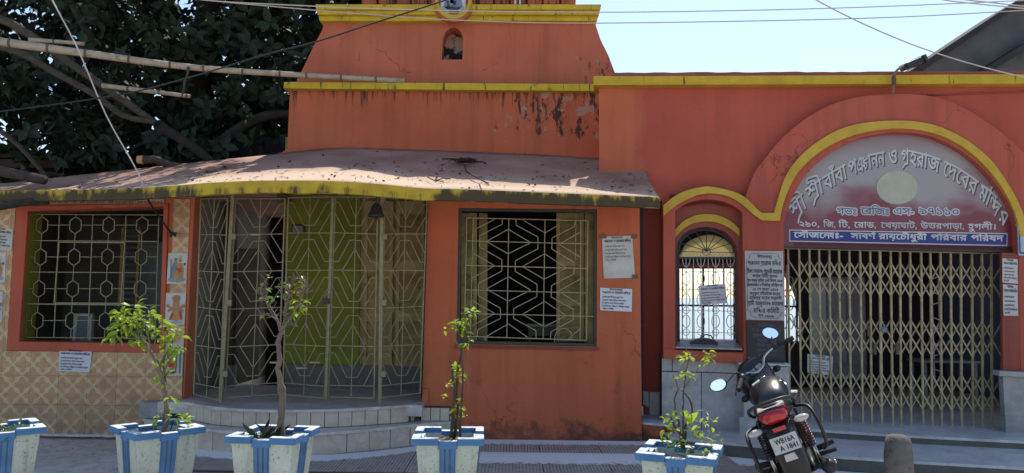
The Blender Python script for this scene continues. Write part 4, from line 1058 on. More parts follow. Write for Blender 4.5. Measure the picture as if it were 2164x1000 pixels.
# plaques
def plaque(name, P, mat, label, lines, ink, x0, x1, hs, pl=off(RP, -.03), border=True):
    t_ = thing(name, pt(P[3][0], P[3][1], pl), label, 'plaque'); o = obj('slab', slab(P, pl, .028), mat, t_, bev=.002)
    for (tx_, xa, xb, y, h) in lines: mapline(tx_, xa, y, xb, y+1.5, h, off(pl, -.0025), ink, t_, thick=.0008)
    return t_
wl = [('উত্তরপাড়া', 1601, 1631, 545, 6), ('পঞ্চানন গ্রহরাজ মন্দির', 1580, 1650, 560, 9), ('শ্রীমৎ দেবানন্দ ব্রহ্মচারী মহারাজ', 1578, 1653, 577, 8), ('কর্তৃক ভিত্তি স্থাপন', 1590, 1643, 586, 6),
      ('শুভ অক্ষয় তৃতীয়া ১৩ই বৈশাখ ১৪০৫', 1579, 1654, 595, 5.5), ('দ্বারোদঘাটন ও শিবলিঙ্গ প্রতিষ্ঠিত হয়', 1579, 1654, 604.5, 5.5), ('২০ শে শ্রাবণ ১৪০৬', 1590, 1645, 614, 6),
      ('অনুষ্ঠান পৌরহিত্য করেন', 1584, 1649, 623, 6), ('রামকৃষ্ণ মঠের সন্ন্যাসী', 1584, 1652, 632, 6), ('স্বামী অচ্যুতানন্দ মহারাজ', 1580, 1656, 645, 8.5), ('মন্দির কমিটি', 1592, 1647, 661, 9.5), ('সন ১৯৯৯', 1602, 1636, 670, 6)]
wp = plaque('marble_plaque', [(1574, 530), (1655, 531), (1658, 678), (1577, 676)], simple('white_plaque_marble', (.44, .43, .42), .4, .15, 4, dirt=(.25, .22, .2)),
       'white marble plaque with black Bengali lettering on the pier beside the gate', wl, M['ink'], 0, 0, 0)
m = MB(); bp = off(RP, -.0335)
B_ = S([(1590, 536), (1584, 540), (1584, 545), (1578, 549)])+[(1580, 655)]+S([(1580, 655), (1586, 660), (1587, 666), (1594, 671)])+[(1640, 674)]+S([(1640, 674), (1648, 670), (1650, 664), (1655, 659)])
C_ = S([(1590, 536), (1640, 536), (1646, 541), (1647, 546), (1652, 549)])
rods(m, B_, bp, .0018); rods(m, C_, bp, .0018); obj('border_line', m, M['ink'], wp)
bl = [(t_, xa, xb, 690+k*10.6, 5.5) for k, (t_, xa, xb) in enumerate((('উত্তরপাড়া', 1602, 1634), ('শ্রী শ্রী পঞ্চানন মন্দির', 1588, 1650), ('গ্রহরাজ দেবের মন্দির', 1590, 1648), ('মহারাজ কর্তৃক', 1600, 1640), ('ভিত্তি স্থাপন', 1600, 1638), ('পরিবার পরিষদ', 1598, 1642), ('মন্দির কমিটি', 1602, 1640)))]
plaque('granite_plaque', [(1577, 679), (1658, 680), (1660, 766), (1580, 765)], simple('black_granite', (.014, .016, .024), .4, .3, 30),
       'black granite plaque with faint carved lettering under the white plaque', bl, simple('carved_grey', (.10, .10, .12), .6), 0, 0, 0)
# edge board and fittings
eb = thing('blue_notice_board', pt(2156, 507, off(RP, -.05)), 'small pale blue board on the wall at the far right edge', 'sign')
obj('board', slab([(2151, 474), (2230, 477), (2230, 545), (2153, 540)], off(RP, -.03), .02), simple('pale_blue_board', (.38, .50, .60), .5), eb, bev=.002)
obj('border_line', slab([(2153, 478), (2226, 481), (2226, 541), (2155, 536)], off(RP, -.034), .003, [[(2155, 481), (2224, 484), (2224, 538), (2157, 533)]]), M['ink_blue'], eb)
# notices
note_lines = [('উত্তরপাড়া', .30, .70, .10, .075), ('পঞ্চানন ও গ্রহরাজ মন্দির', .06, .94, .24, .095), ('১) মন্দিরের ভিতরে জুতা পরে', .06, .72, .42, .055),
              ('২) সকাল হইতে মন্দির খোলা থাকে', .06, .80, .56, .055), ('৩) পূজার সময় মন্দিরে আসুন', .06, .74, .69, .055), ('৪) মন্দিরের পরিবেশ পরিষ্কার রাখুন', .06, .92, .82, .055), ('মন্দির কমিটি', .08, .42, .94, .055)]
def notice(P, pl, label, mat, name='paper_notice', short=False, group='printed temple notices'):
    """sheet of paper, corner pixels P (TL,TR,BR,BL)"""
    Q = [pt(x, y, pl) for x, y in P]; t_ = thing(name, Q[3], label, 'notice', group)
    n = pn(pl); nu, nv = 8, 10; sh = MB()
    for j in range(nv+1):
        for i in range(nu+1):
            u, v = i/nu, j/nv; p = Q[0].lerp(Q[1], u).lerp(Q[3].lerp(Q[2], u), v)
            c = .004*mn.noise(p*9)+.004
            if j == nv and i in (0, nu): c += .01
            sh.v.append(p - n*abs(c))
    for j in range(nv):
        for i in range(nu): a = j*(nu+1)+i; sh.f.append((a, a+1, a+nu+2, a+nu+1))
    so = obj('sheet', sh, mat, t_)
    sol = so.modifiers.new('thickness', 'SOLIDIFY'); sol.thickness = .0006
    mb = MB(); vmax = .62 if short else 1
    for tx_, u0, u1, v, h in note_lines:
        v *= vmax; h *= vmax; vs, fs, w_ = glyphmesh(tx_); H = (Q[0]-Q[3]).length; k = h/.66; P3 = []
        for x, y in vs:
            u = u0+(u1-u0)*x/w_; vv = v - y*k; P3.append(Q[0].lerp(Q[1], u).lerp(Q[3].lerp(Q[2], u), vv) - n*.0105)
        mb.add(P3, fs)
        if h > .05:
            d = V((.0012, 0, 0)); mb.add([q+d for q in P3], fs)
    obj('lettering', mb, M['ink_blue'], t_)
    return t_
notice([(126, 737), (195, 740), (190, 787), (124, 784)], off(FW, -.006), 'white printed notice stuck on the tiles below the left grille window', M['paper'])
nA = notice([(1272, 500), (1336, 498), (1342, 587), (1276, 589)], off(FW, -.006), 'large crumpled notice taped beside the bay window, upper of two', M['paper_old'], short=True)
for x, y, w_ in ((1268, 500, 14), (1334, 500, 12), (1336, 585, 12)): obj('tape', slab([(x, y-5), (x+w_, y-4), (x+w_, y+4), (x, y+4)], off(FW, -.018), .001), simple('brown_tape', (.16, .08, .06), .5), nA)
notice([(1268, 608), (1336, 611), (1335, 659), (1268, 656)], off(FW, -.006), 'white printed notice beside the bay window, lower of two', M['paper'])
notice([(-24, 478), (28, 484), (25, 530), (-26, 527)], off(FW, -.006), 'grey notice at the far left edge of the tiled wall', M['paper_old'])
notice([(1476, 604), (1533, 600), (1536, 641), (1479, 645)], off(RP, .33), 'tilted notice hung on the little arch window grille', M['paper'])
notice([(1706, 748), (1760, 753), (1758, 794), (1706, 787)], off(GG, .04), 'notice hung behind the lower bars of the collapsible gate', M['paper'])
notice([(2118, 546), (2150, 548), (2150, 600), (2118, 597)], off(RP, -.006), 'peeling grey notice on the right gate pier, upper', M['paper_old'])
notice([(2119, 601), (2150, 603), (2151, 668), (2120, 667)], off(RP, -.006), 'worn grey notice on the right gate pier, lower', M['paper_old'])
# right reveal pier that carries the notices
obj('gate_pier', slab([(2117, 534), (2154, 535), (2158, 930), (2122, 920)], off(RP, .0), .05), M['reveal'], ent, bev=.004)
# ================================================================ far shed
sh = thing('concrete_shed', (12, 16, 0), 'dark grey sloping concrete roof rising behind the right parapet', 'building')
obj('gable_wall', slab([(1950, 148), (2180, -8), (2500, -150), (2500, 400), (1950, 400)], 15.0, .5), M['concrete'], sh)
obj('roof_coping', slab([(1925, 149), (2150, 0), (2500, -200), (2500, -180), (2163, 4), (1950, 150)], 14.7, 1.2), M['concrete_dk'], sh, bev=.02)
obj('roof_ledge', slab([(2072, 150), (2164, 92), (2500, -60), (2500, -45), (2164, 108), (2095, 152)], 14.6, .5), M['concrete_dk'], sh, bev=.02)
# flood light
fl = thing('flood_light', pt(1887, 175, off(RW, -.15)), 'dark flood lamp on a bent pipe over the parapet', 'lamp')
LP = off(RW, -.2)
obj('pipe', MB().tube([pt(x, y, LP) for x, y in S([(1887, 197), (1889, 168), (1893, 152), (1905, 142), (1922, 136)])], .014, 6), simple('rusty_pipe', (.25, .15, .12), .7), fl, True)
a = [pt(x, y, off(LP, -.08)) for x, y in ((1916, 133), (1953, 117), (1960, 130), (1922, 146))]
obj('lamp_head', MB().hexa(a, [q+V((.02, .22, .03)) for q in a]), M['black_iron'], fl, bev=.008)
a = [pt(x, y, off(LP, -.11)) for x, y in ((1951, 116), (1957, 114), (1964, 130), (1959, 132))]
obj('lamp_visor', MB().hexa(a, [q+V((.0, .26, .02)) for q in a]), M['black_iron'], fl)
obj('wire_tie', MB().lathe(pt(1889, 170, LP), [(.02, -.05), (.024, 0), (.02, .05)], 8), M['bamboo_dk'], fl)
# ================================================================ cables
def cable(pts, r, mat, label, group=None):
    P = [pt(x, y, Y) for x, y, Y in pts]
    o = obj('cable', MB().tube(resample(P, 5), r, 5), mat, None, True); return tag(o, label, 'cable', group)
cable([(300, -20, 7), (440, 1, 7), (640, 12, 7), (840, 20, 7), (1271, 26, 7), (1740, 18, 7), (2164, 1, 7), (2400, -12, 7)], .0055, M['wire'], 'pale overhead cable, upper of the two running across the whole view')
cable([(300, -14, 7.1), (430, 0, 7.1), (580, 14, 7.1), (795, 32, 7.1), (1000, 44, 7.1), (1270, 49, 7.1), (1820, 39, 7.1), (2164, 22, 7.1), (2400, 8, 7.1)], .0055, M['wire'], 'pale overhead cable, lower of the two running across the whole view')
cable([(1050, -40, 6.6), (940, 1, 6.6), (790, 49, 6.6), (670, 88, 6.6), (560, 116, 6.7), (400, 164, 6.8), (250, 201, 6.9), (0, 236, 7), (-150, 250, 7)], .008, M['wire_dk'], 'black service cable sagging from the tower top across the tree')
cable([(90, -40, 6.9), (110, 0, 7), (165, 105, 7.1), (225, 245, 7.2), (290, 362, 7.3), (305, 405, 7.35)], .007, M['wire'], 'pale cable dropping steeply from the upper left to the canopy')
cable([(1690, -25, 6.5), (1725, 0, 6.5), (1800, 39, 6.5), (1880, 75, 6.5), (1960, 106, 6.5), (2060, 137, 6.5), (2164, 163, 6.5), (2350, 200, 6.5)], .006, M['wire'], 'pale cable slanting down to the right past the flood lamp')
cable([(1950, -12, 6.4), (1995, 0, 6.4), (2080, 10, 6.4), (2164, 18, 6.4), (2300, 30, 6.4)], .006, M['wire'], 'pale cable at the top right corner, lower of a close pair')
cable([(1960, -25, 6.3), (2020, -4, 6.3), (2100, 6, 6.3), (2164, 13, 6.3), (2300, 24, 6.3)], .006, M['wire'], 'pale cable at the top right corner, upper of a close pair')
hw = cable([(300, 400, 7.6), (322, 438, 7.75), (345, 470, 7.9), (356, 486, 8.0), (364, 494, 8.02)], .010, M['wire_dk'], 'black cable end with frayed joint hanging over the tiled strip')
mb = MB()
for k in range(5):
    c_ = pt(358+k*3, 488+((k*7) % 5)*2, 8.02); mb.tube([c_, c_+V((random.uniform(-.03, .06), -.01, random.uniform(-.06, .02)))], .012, 5)
obj('frayed_joint', mb, M['wire_dk'], hw)
# ================================================================ bamboo poles, branches and logs
def pole(pts, r0, r1, mat, label, cat='pole', name='bamboo_pole', nodes=True, group=None):
    P = resample([pt(x, y, Y) for x, y, Y in pts], 4); n = len(P); rs = [r0+(r1-r0)*k/(n-1) for k in range(n)]
    t_ = thing(name, P[0], label, cat, group)
    obj('stem', MB().tube(P, rs, 10), mat, t_, True)
    if nodes:
        L = 0; nxt = .3
        for i in range(n-1):
            seg = (P[i+1]-P[i]).length
            while L+seg > nxt:
                q = P[i].lerp(P[i+1], (nxt-L)/seg); d = (P[i+1]-P[i]).normalized(); r = rs[i]*1.09
                obj('node', MB().tube([q-d*.012, q-d*.004, q+d*.004, q+d*.012], [r*.96, r*1.06, r*1.06, r*.96], 10), M['bamboo_dk'], t_, True)
                nxt += random.uniform(.30, .45)
            L += seg
    return t_
pole([(-120, 68, 7.9), (0, 88, 8.0), (190, 114, 8.2), (400, 142, 8.5), (620, 158, 8.8), (855, 171, 8.92)], .052, .028, M['bamboo'], 'long weathered bamboo pole running from the upper left and resting on the tower ledge')
pole([(62, 84, 8.9), (120, 88, 8.9), (178, 93, 8.9)], .026, .022, M['bamboo'], 'short bamboo pole end just above the long pole')
pole([(216, 181, 9.0), (300, 191, 9.05), (402, 204, 9.1)], .030, .024, M['bamboo'], 'short bamboo pole end in front of the tree below the long pole')
pole([(-100, 20, 9.3), (0, 40, 9.3), (60, 72, 9.3), (115, 110, 9.3), (215, 180, 9.4), (330, 262, 9.5)], .055, .045, M['bark'], 'thick grey pole slanting down through the tree, uppermost', nodes=False, name='wooden_pole')
pole([(-60, 85, 9.1), (40, 110, 9.15), (110, 150, 9.2), (200, 200, 9.3), (262, 245, 9.4), (330, 258, 9.4)], .045, .035, M['bark'], 'thinner brown pole slanting down behind the long bamboo', nodes=False, name='wooden_pole')
pole([(330, 262, 9.6), (400, 305, 9.7), (452, 345, 9.8)], .065, .05, M['bark_dk'], 'dark tree limb slanting down to the canopy roof', 'branch', 'tree_limb', False)
pole([(-20, 262, 10.2), (40, 308, 10.2), (104, 380, 10.2)], .035, .03, M['bark'], 'plank prop leaning in the shed at the far left', 'prop', 'wooden_prop', False)
lg_ = pole([(298, 338, 8.3), (330, 338, 8.4), (350, 346, 8.5), (385, 354, 8.6)], .047, .04, M['bark'], 'sawn branch stub lying on the canopy with fresh cut end', 'branch', 'branch_stub', False)
c_ = pt(297, 338, 8.3); obj('cut_end', MB().tube([c_-V((.03, .01, 0)), c_+V((.03, 0, 0))], [.043, .049], 9), M['cutwood'], lg_)
pole([(-60, 352, 8.0), (0, 362, 8.0), (50, 372, 8.0), (95, 381, 8.0)], .062, .05, M['bark'], 'grey log lying on the left end of the canopy', 'log', 'log', False)
pole([(-60, 442, 7.3), (0, 437, 7.35), (50, 428, 7.4), (104, 424, 7.5)], .034, .040, M['bark_dk'], 'dark broken branch jutting under the left end of the canopy', 'branch', 'broken_branch', False)
tag(obj('frayed_rope', MB().tube([pt(x, y, Y) for x, y, Y in ((398, 142, 8.45), (396, 158, 8.44), (390, 172, 8.45), (388, 190, 8.46), (384, 206, 8.5))], [.02, .012, .014, .01, .006], 6), M['bark']), 'frayed rope hanging down from the long bamboo pole', 'rope')
# twig nest and fallen twigs on the canopy
nest = thing('twig_bundle', pt(982, 350, 8.3), 'tangled bundle of dry twigs lying on the middle of the canopy', 'twigs')
def cz(x, y):   # height of the canopy top by column / depth
    best = min(top.v[:nt], key=lambda q: (q.x-x)**2+(q.y-y)**2); return best.z
def on_canopy(px, py):
    d = ray(px, py); best = None
    for k in range(60):
        Y = 6.7+k*.04; p = CC+d*((Y)/d.y)
        if p.z <= cz(p.x, p.y)+.01: return V((p.x, p.y, cz(p.x, p.y)+.012))
    return p
c0 = on_canopy(982, 350)
for k in range(34):
    a = random.uniform(0, 2*pi); r = random.uniform(.0, .14); p = c0+V((r*cos(a)*1.3, r*sin(a), random.uniform(.0, .035))); b = random.uniform(0, 2*pi); l = random.uniform(.05, .16)
    obj('twig', MB().tube([p-V((cos(b)*l, sin(b)*l*.6, 0)), p+V((0, 0, .012)), p+V((cos(b)*l, sin(b)*l*.6, random.uniform(-.005, .015)))], .0055, 4), M['bark_dk'], nest)
def twig(pts, r, label):
    P = [on_canopy(x, y)+V((0, 0, r)) for x, y in pts]; tag(obj('fallen_twig', MB().tube(P, r, 5), M['bark_dk']), label, 'twig')
twig([(982, 356), (986, 368), (1000, 380), (1015, 385), (1030, 398)], .008, 'thin crooked twig trailing from the twig bundle to the canopy edge')
twig([(903, 380), (920, 388), (935, 382), (952, 381)], .006, 'small forked twig on the sunlit middle of the canopy')
twig([(437, 370), (455, 366), (470, 363), (480, 360)], .018, 'short thick bark piece on the shaded left of the canopy')
# fallen leaves
lv = MB(); rs_ = random.Random(3)
for k in range(430):
    t = rs_.random(); i = rs_.randrange(0, nC-1); v = min(.97, abs(rs_.gauss(.35, .3))) if i > 24 else rs_.random()*.95
    f1 = i+rs_.random(); i0 = int(f1); fu = f1-i0
    def tp_(i_, v_): j = int(v_*nR); fv = v_*nR-j; a = top.v[j*nC+i_].lerp(top.v[(j+1)*nC+i_], fv); return a
    p = tp_(i0, v).lerp(tp_(min(i0+1, nC-1), v), fu)+V((0, 0, .006)); a = rs_.random()*6.28; l = rs_.choice((.012, .016, .02, .034)); d = V((cos(a), sin(a), rs_.uniform(-.1, .35)))*l; s = V((-sin(a), cos(a), 0))*l*.4
    lv.add([p-d, p+s+V((0, 0, .004)), p+d, p-s+V((0, 0, .003))], [(0, 1, 2), (0, 2, 3)])
tag(obj('leaf_litter', lv, simple('dry_leaf', (.07, .05, .035), .8, .6, 25)), kind='stuff')
# litter on the pavement
lv = MB()
for k in range(520):
    x = rs_.uniform(-5, 5); y = rs_.uniform(6.3, 8.0); a = rs_.random()*6.28; l = rs_.uniform(.006, .018); p = V((x, y, .03 if -3.3 < x < 2.1 and y > 6.62 else .004)); d = V((cos(a), sin(a), .3))*l; s = V((-sin(a), cos(a), 0))*l*.4
    lv.add([p-d, p+s, p+d, p-s], [(0, 1, 2), (0, 2, 3)])
tag(obj('pavement_litter', lv, simple('pavement_litter', (.2, .17, .13), .8, .8, 25)), kind='stuff')
# ================================================================ shed at the left behind the canopy
sd = thing('timber_shed', (-6.5, 11, 0), 'dark timber shed with brown boards behind the left end of the canopy', 'shed')
shm = simple('dark_brown_board', (.06, .035, .025), .9, .4, 3)
obj('back_wall', MB().box((-11, 12.2, 0), (-2.9, 12.35, 3.7)), simple('dark_shed_wall', (.03, .024, .02), .95, .3), sd)
for k, (y0, y1, xr) in enumerate(((322, 331, 200), (334, 352, 232), (358, 368, 120))):
    obj('board', slab([(-150, y0), (xr, y0+6), (xr+8, y1+5), (-150, y1)], 11.2-.1*k, .05), shm, sd)
for x in (48, 130): obj('post', slab([(x-5, 300), (x+5, 300), (x+6, 420), (x-4, 420)], 10.8, .1), M['bark'], sd)
# ================================================================ the big tree
def leafmat(name, c, tr_=.0, rough=.45, var=.4):
    t = NT(name); oi = t.n('ShaderNodeObjectInfo')
    k = t.mix(t.ramp(t.noise(1.7, detail=4), .35, .65), tuple(x*(1-var) for x in c), tuple(x*(1+var) for x in c))
    k = t.mix(t.math('MULTIPLY', oi.outputs['Random'], .5), k, (c[0]*1.5, c[1]*1.1, c[2]*.8))
    t.col(k); t.fin(rough, 0, .4)
    if tr_:
        ms = t.n('ShaderNodeMixShader'); tl_ = t.n('ShaderNodeBsdfTranslucent'); ms.inputs[0].default_value = tr_
        t.l(k, tl_.inputs[0]); t.l(t.b.outputs[0], ms.inputs[1]); t.l(tl_.outputs[0], ms.inputs[2]); t.l(ms.outputs[0], t.t.nodes['Material Output'].inputs[0])
    return t.m
LT = leafmat('broad_dark_leaf', (.012, .025, .012), 0, .7)
tree = thing('broadleaf_tree', (-5.0, 11.4, 0), 'huge dark broadleaf tree filling the upper left behind the temple', 'tree')
rt = random.Random(11)
def lim(pts, r0, r1): return MB().tube(resample([V(p) for p in pts], 4), [r0+(r1-r0)*k/((len(pts)-1)*4) for k in range((len(pts)-1)*4+1)], 8)
obj('trunk', lim([(-5.4, 11.6, 0), (-5.3, 11.5, 2.6), (-5.0, 11.6, 4.4), (-4.8, 11.7, 6.5)], .38, .16), M['bark_dk'], tree, True)
for P in ([(-5.2, 11.5, 3), (-4.3, 11.1, 4.2), (-3.4, 10.9, 4.9), (-2.7, 11, 5.6)], [(-5.2, 11.6, 3.4), (-6.4, 11.2, 4.6), (-7.4, 11, 5.6)], [(-5, 11.6, 4.4), (-4.3, 12, 5.6), (-3.5, 12.2, 6.8)],
          [(-4.6, 10.9, 3.4), (-3.6, 10.3, 3.9), (-2.9, 10.2, 4.0)], [(-5.1, 11.5, 4), (-5.8, 10.6, 4.8), (-6.0, 10, 5.4)]):
    obj('limb', lim(P, .11, .04), M['bark_dk'], tree, True)
def leaf_shape(l, w_, droop=.25):
    # two halves folded along the rib
    v = [(0, 0, 0), (l*.3, w_*.42, .02*l), (l*.65, w_*.45, -.02*l), (l, 0, -droop*l), (l*.65, -w_*.45, -.02*l), (l*.3, -w_*.42, .02*l), (l*.35, 0, -.03*l), (l*.7, 0, -.12*l)]
    f = [(0, 1, 6), (1, 2, 7, 6), (2, 3, 7), (0, 6, 5), (6, 7, 4, 5), (7, 3, 4)]
    return v, f
LV, LF = leaf_shape(.17, .10)
mesh_leaf = bpy.data.meshes.new('leaf'); mesh_leaf.from_pydata(LV, [], LF); mesh_leaf.materials.append(LT)
bulk = MB(); cl_ = []
def inside(x, y, z):
    # canopy volume with lobes
    e1 = ((x+5.2)/3.9)**2+((y-12.2)/2.3)**2+((z-5.6)/2.9)**2; e2 = ((x+3.1)/1.9)**2+((y-12.0)/1.9)**2+((z-4.4)/1.9)**2; e3 = ((x+7.2)/2.8)**2+((y-11.9)/2.0)**2+((z-4.4)/2.2)**2
    e4 = ((x+4.2)/2.4)**2+((y-11.2)/1.2)**2+((z-3.7)/1.1)**2; e5 = ((x+2.0)/1.6)**2+((y-13.6)/1.3)**2+((z-7.0)/1.9)**2; e6 = ((x+5.4)/3.2)**2+((y-9.8)/1.8)**2+((z-7.0)/1.15)**2
    return min(e1, e2, e3, e4, e5, e6) < 1+.35*mn.noise(V((x, y, z))*1.1)
cand = []
while len(cand) < 5200:
    p = V((rt.uniform(-9.5, -.6), rt.uniform(7.8, 15), rt.uniform(2.7, 9.2)))
    if p.y < 10.0 and p.z < 5.9: continue
    if inside(*p) and mn.noise(p*.9+V((5, 0, 0))) > -.32: cand.append(p)
allr = []
for p in cand:
    ax = V((rt.uniform(-1, 1), rt.uniform(-1.2, .6), rt.uniform(-.5, .9))).normalized(); m_ = rt.randint(5, 8); ph = rt.random()*6.28
    q = ax.to_track_quat('Z', 'Y'); s = rt.uniform(.75, 1.35)
    for k in range(m_):
        e_ = q @ (Matrix.Rotation(ph+k*2.399, 3, 'Z') @ Matrix.Rotation(rt.uniform(-.75, -.05), 3, 'Y')).to_quaternion()
        allr.append((p+ax*(.03*k*s), e_, s*rt.uniform(.8, 1.15)))
allr.sort(key=lambda a: a[0].length)
vis = [a for a in allr if a[0].x < -2.2][:300]; ids = set(id(a) for a in vis)
for a in allr:
    if id(a) in ids: continue
    p, e_, s = a; bulk.add([p+e_ @ (V(v)*s) for v in LV], LF)
import bmesh
me = bpy.data.meshes.new('foliage'); me.from_pydata([tuple(q-OFF[tree.name]) for q in bulk.v], [], bulk.f); me.materials.append(LT); me.update()
fo = bpy.data.objects.new('foliage', me); COL.objects.link(fo); fo.parent = tree; fo['kind'] = 'stuff'
for p, e_, s in vis:
    o = bpy.data.objects.new('leaf', mesh_leaf); COL.objects.link(o); o.parent = tree; o.location = p-OFF[tree.name]; o.rotation_mode = 'QUATERNION'; o.rotation_quaternion = e_; o.scale = (s, s, s)
# ================================================================ planters
def tub_paint():
    t = NT('mint_white_cement_paint')
    k = t.mix(t.ramp(t.noise(3, detail=5), .3, .7), (.38, .44, .37), (.50, .56, .49))
    k = t.mix(t.ramp(t.noise(46, detail=7, rough=.75), .56, .63, 0, .75), k, (.13, .13, .09))
    k = t.mix(t.ramp(t.noise(13, (1, 1, .12), detail=6, rough=.7), .52, .72, 0, .6), k, (.20, .17, .12))
    k = t.mix(t.math('MULTIPLY', t.ramp(t.axis(2), .45, .0), t.ramp(t.noise(8, detail=7), .35, .65)), k, (.12, .095, .07))
    t.col(k); t.bump(t.noise(60, detail=5), .006); return t.fin(.85, 0, .25)
PW = tub_paint()
PBL = simple('blue_cement_paint', (.07, .17, .33), .6, .2, 6, dirt=(.10, .16, .26), dsc=9, dth=(.5, .75), local=True, bump=.003)
def rim_paint():
    t = NT('worn_sunlit_blue_rim_paint')
    k = t.mix(t.ramp(t.noise(6, local=True), .3, .7), (.05, .14, .30), (.075, .20, .38))
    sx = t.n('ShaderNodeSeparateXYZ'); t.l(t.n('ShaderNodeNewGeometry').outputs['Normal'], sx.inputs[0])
    f = t.math('MULTIPLY', t.ramp(sx.outputs[2], .7, .95), t.ramp(t.noise(16, detail=6, rough=.7), .40, .52, .35, .95))  # upward faces whitened: wear plus sun highlight painted into the colour
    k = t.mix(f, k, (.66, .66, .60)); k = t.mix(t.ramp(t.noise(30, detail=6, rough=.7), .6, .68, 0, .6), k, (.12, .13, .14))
    t.col(k); t.bump(t.noise(40, local=True), .003); return t.fin(.7, 0, .3)
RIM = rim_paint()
SOIL = simple('dark_soil', (.035, .027, .02), .95, .5, 20, bump=.02)
def planter_proto():
    root = thing('planter', (0, 0, 0), '', 'planter', 'blue and white concrete planters')
    H = .62; bt_, tp_2 = .15, .205
    body = MB()
    # tapered square shell with a recessed soil pocket
    ring = lambda h, z: [V((-h, -h, z)), V((h, -h, z)), V((h, h, z)), V((-h, h, z))]
    levels = [(bt_, 0), (tp_2, H-.035), (tp_2-.035, H-.035), (tp_2-.05, H-.10)]
    for h, z in levels: body.v += ring(h, z)
    for i in range(3):
        for k in range(4): body.f.append((i*4+k, i*4+(k+1) % 4, i*4+4+(k+1) % 4, i*4+4+k))
    body.f += [(3, 2, 1, 0)]
    obj('tub', body, PW, root, bev=.004, world=False)
    def at(h, ang, u, n_, z):  # u along the face, n_ outward
        return Matrix.Rotation(ang, 3, 'Z') @ V((u, -(h+n_), z))
    for k in range(4):
        ang = k*pi/2
        st_ = MB()
        # fluted centre stripe: three ribs on a backing
        for (u0, u1, pr) in ((-.052, .052, .006), (-.046, -.022, .013), (-.012, .012, .013), (.022, .046, .013)):
            q = [at(bt_, ang, u0*.9, -.002, .0), at(bt_, ang, u1*.9, -.002, .0), at(bt_, ang, u1*.9, pr, .0), at(bt_, ang, u0*.9, pr, .0)]
            r_ = [at(tp_2, ang, u0, -.002, H-.05), at(tp_2, ang, u1, -.002, H-.05), at(tp_2, ang, u1, pr, H-.05), at(tp_2, ang, u0, pr, H-.05)]
            st_.hexa(q, r_)
        obj('stripe', st_, PBL, root, world=False)
        # rim: corner pieces proud and high, the middle piece lower and set in
        for (u0, u1) in ((-.235, -.062), (.062, .235)):
            c1 = MB()
            o_ = [at(tp_2, ang, u0, .03, H-.045), at(tp_2, ang, u1, .03, H-.045), at(tp_2, ang, u1 if abs(u1) < .1 else u1*.76, -.028, H-.045), at(tp_2, ang, u0 if abs(u0) < .1 else u0*.76, -.028, H-.045)]
            c1.hexa(o_, [q+V((0, 0, .045)) for q in o_])
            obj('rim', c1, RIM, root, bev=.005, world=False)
        c2 = MB(); o_ = [at(tp_2, ang, -.0615, .014, H-.07), at(tp_2, ang, .0615, .014, H-.07), at(tp_2, ang, .0615, -.04, H-.07), at(tp_2, ang, -.0615, -.04, H-.07)]
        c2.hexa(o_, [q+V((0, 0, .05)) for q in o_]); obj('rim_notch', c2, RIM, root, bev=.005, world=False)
    s_ = MB(); n_ = 8
    for j in range(n_+1):
        for i in range(n_+1): s_.v.append(V(((i/n_-.5)*.34, (j/n_-.5)*.34, H-.075+.022*mn.noise(V((i*.9, j*.9, 2))))))
    for j in range(n_):
        for i in range(n_): a = j*(n_+1)+i; s_.f.append((a, a+1, a+n_+2, a+n_+1))
    obj('soil', s_, SOIL, root, world=False)
    return root
def copy_tree(src, label, loc, rz):
    r = src.copy(); COL.objects.link(r); r.location = loc; r.rotation_euler = (0, 0, rz); r['label'] = label; OFF[r.name] = V(loc)
    for ch in src.children:
        c = ch.copy(); COL.objects.link(c); c.parent = r
    return r
pr = planter_proto()
spots = [((2, 905), -.62, 'concrete planter cut by the left edge of the view, holding low green weeds'),
         ((333, 906), .80, 'corner-on concrete planter holding the leafy small tree, in front of the tiled wall'),
         ((580, 917), -.10, 'concrete planter with the bare trunk and spiky leaves, in front of the curved steps'),
         ((949, 920), .04, 'concrete planter with the slim twin-stemmed plant, in front of the orange bay wall'),
         ((1438, 955), -.36, 'concrete planter with a bushy green clump beside the motorcycle')]
spots[0] = (spots[0][0], .70, spots[0][2])
PL = []
for i, ((x, y), rz, lb) in enumerate(spots):
    p = atz(x, y, .60); loc = (p.x, p.y, 0)
    if i == 0: o = pr; o.location = loc; o.rotation_euler = (0, 0, rz); o['label'] = lb; OFF[o.name] = V(loc)
    else: o = copy_tree(pr, lb, loc, rz)
    PL.append(V((p.x, p.y, .56)))
# ================================================================ plants in the planters
LG = leafmat('sunlit_lime_leaf', (.26, .40, .035), .5, .4, .35); LD = leafmat('small_green_leaf', (.10, .17, .03), .35, .4); LS = leafmat('dark_spiky_leaf', (.05, .06, .04), .15, .4)
LGY = leafmat('yellow_tan_leaf', (.32, .20, .06), .3, .5); LVV = leafmat('variegated_leaf', (.26, .30, .13), .3, .4)
STM = simple('grey_brown_stem', (.17, .13, .10), .9, .3, 20, bump=.006); STD = simple('dark_stem', (.07, .055, .04), .9, .3, 20)
def lmesh(name, l, w_, mat, droop=.35):
    v, f = leaf_shape(l, w_, droop); m = bpy.data.meshes.new(name); m.from_pydata(v, [], f); m.materials.append(mat); return m
L1 = lmesh('leaf', .060, .034, LG); L2 = lmesh('leaf', .045, .024, LD); L3 = lmesh('leaf', .15, .022, LS, .1); L4 = lmesh('leaf', .055, .02, LGY); L5 = lmesh('leaf', .075, .016, LVV, .2); L6 = lmesh('leaf', .12, .06, LG, .3)
rp = random.Random(5)
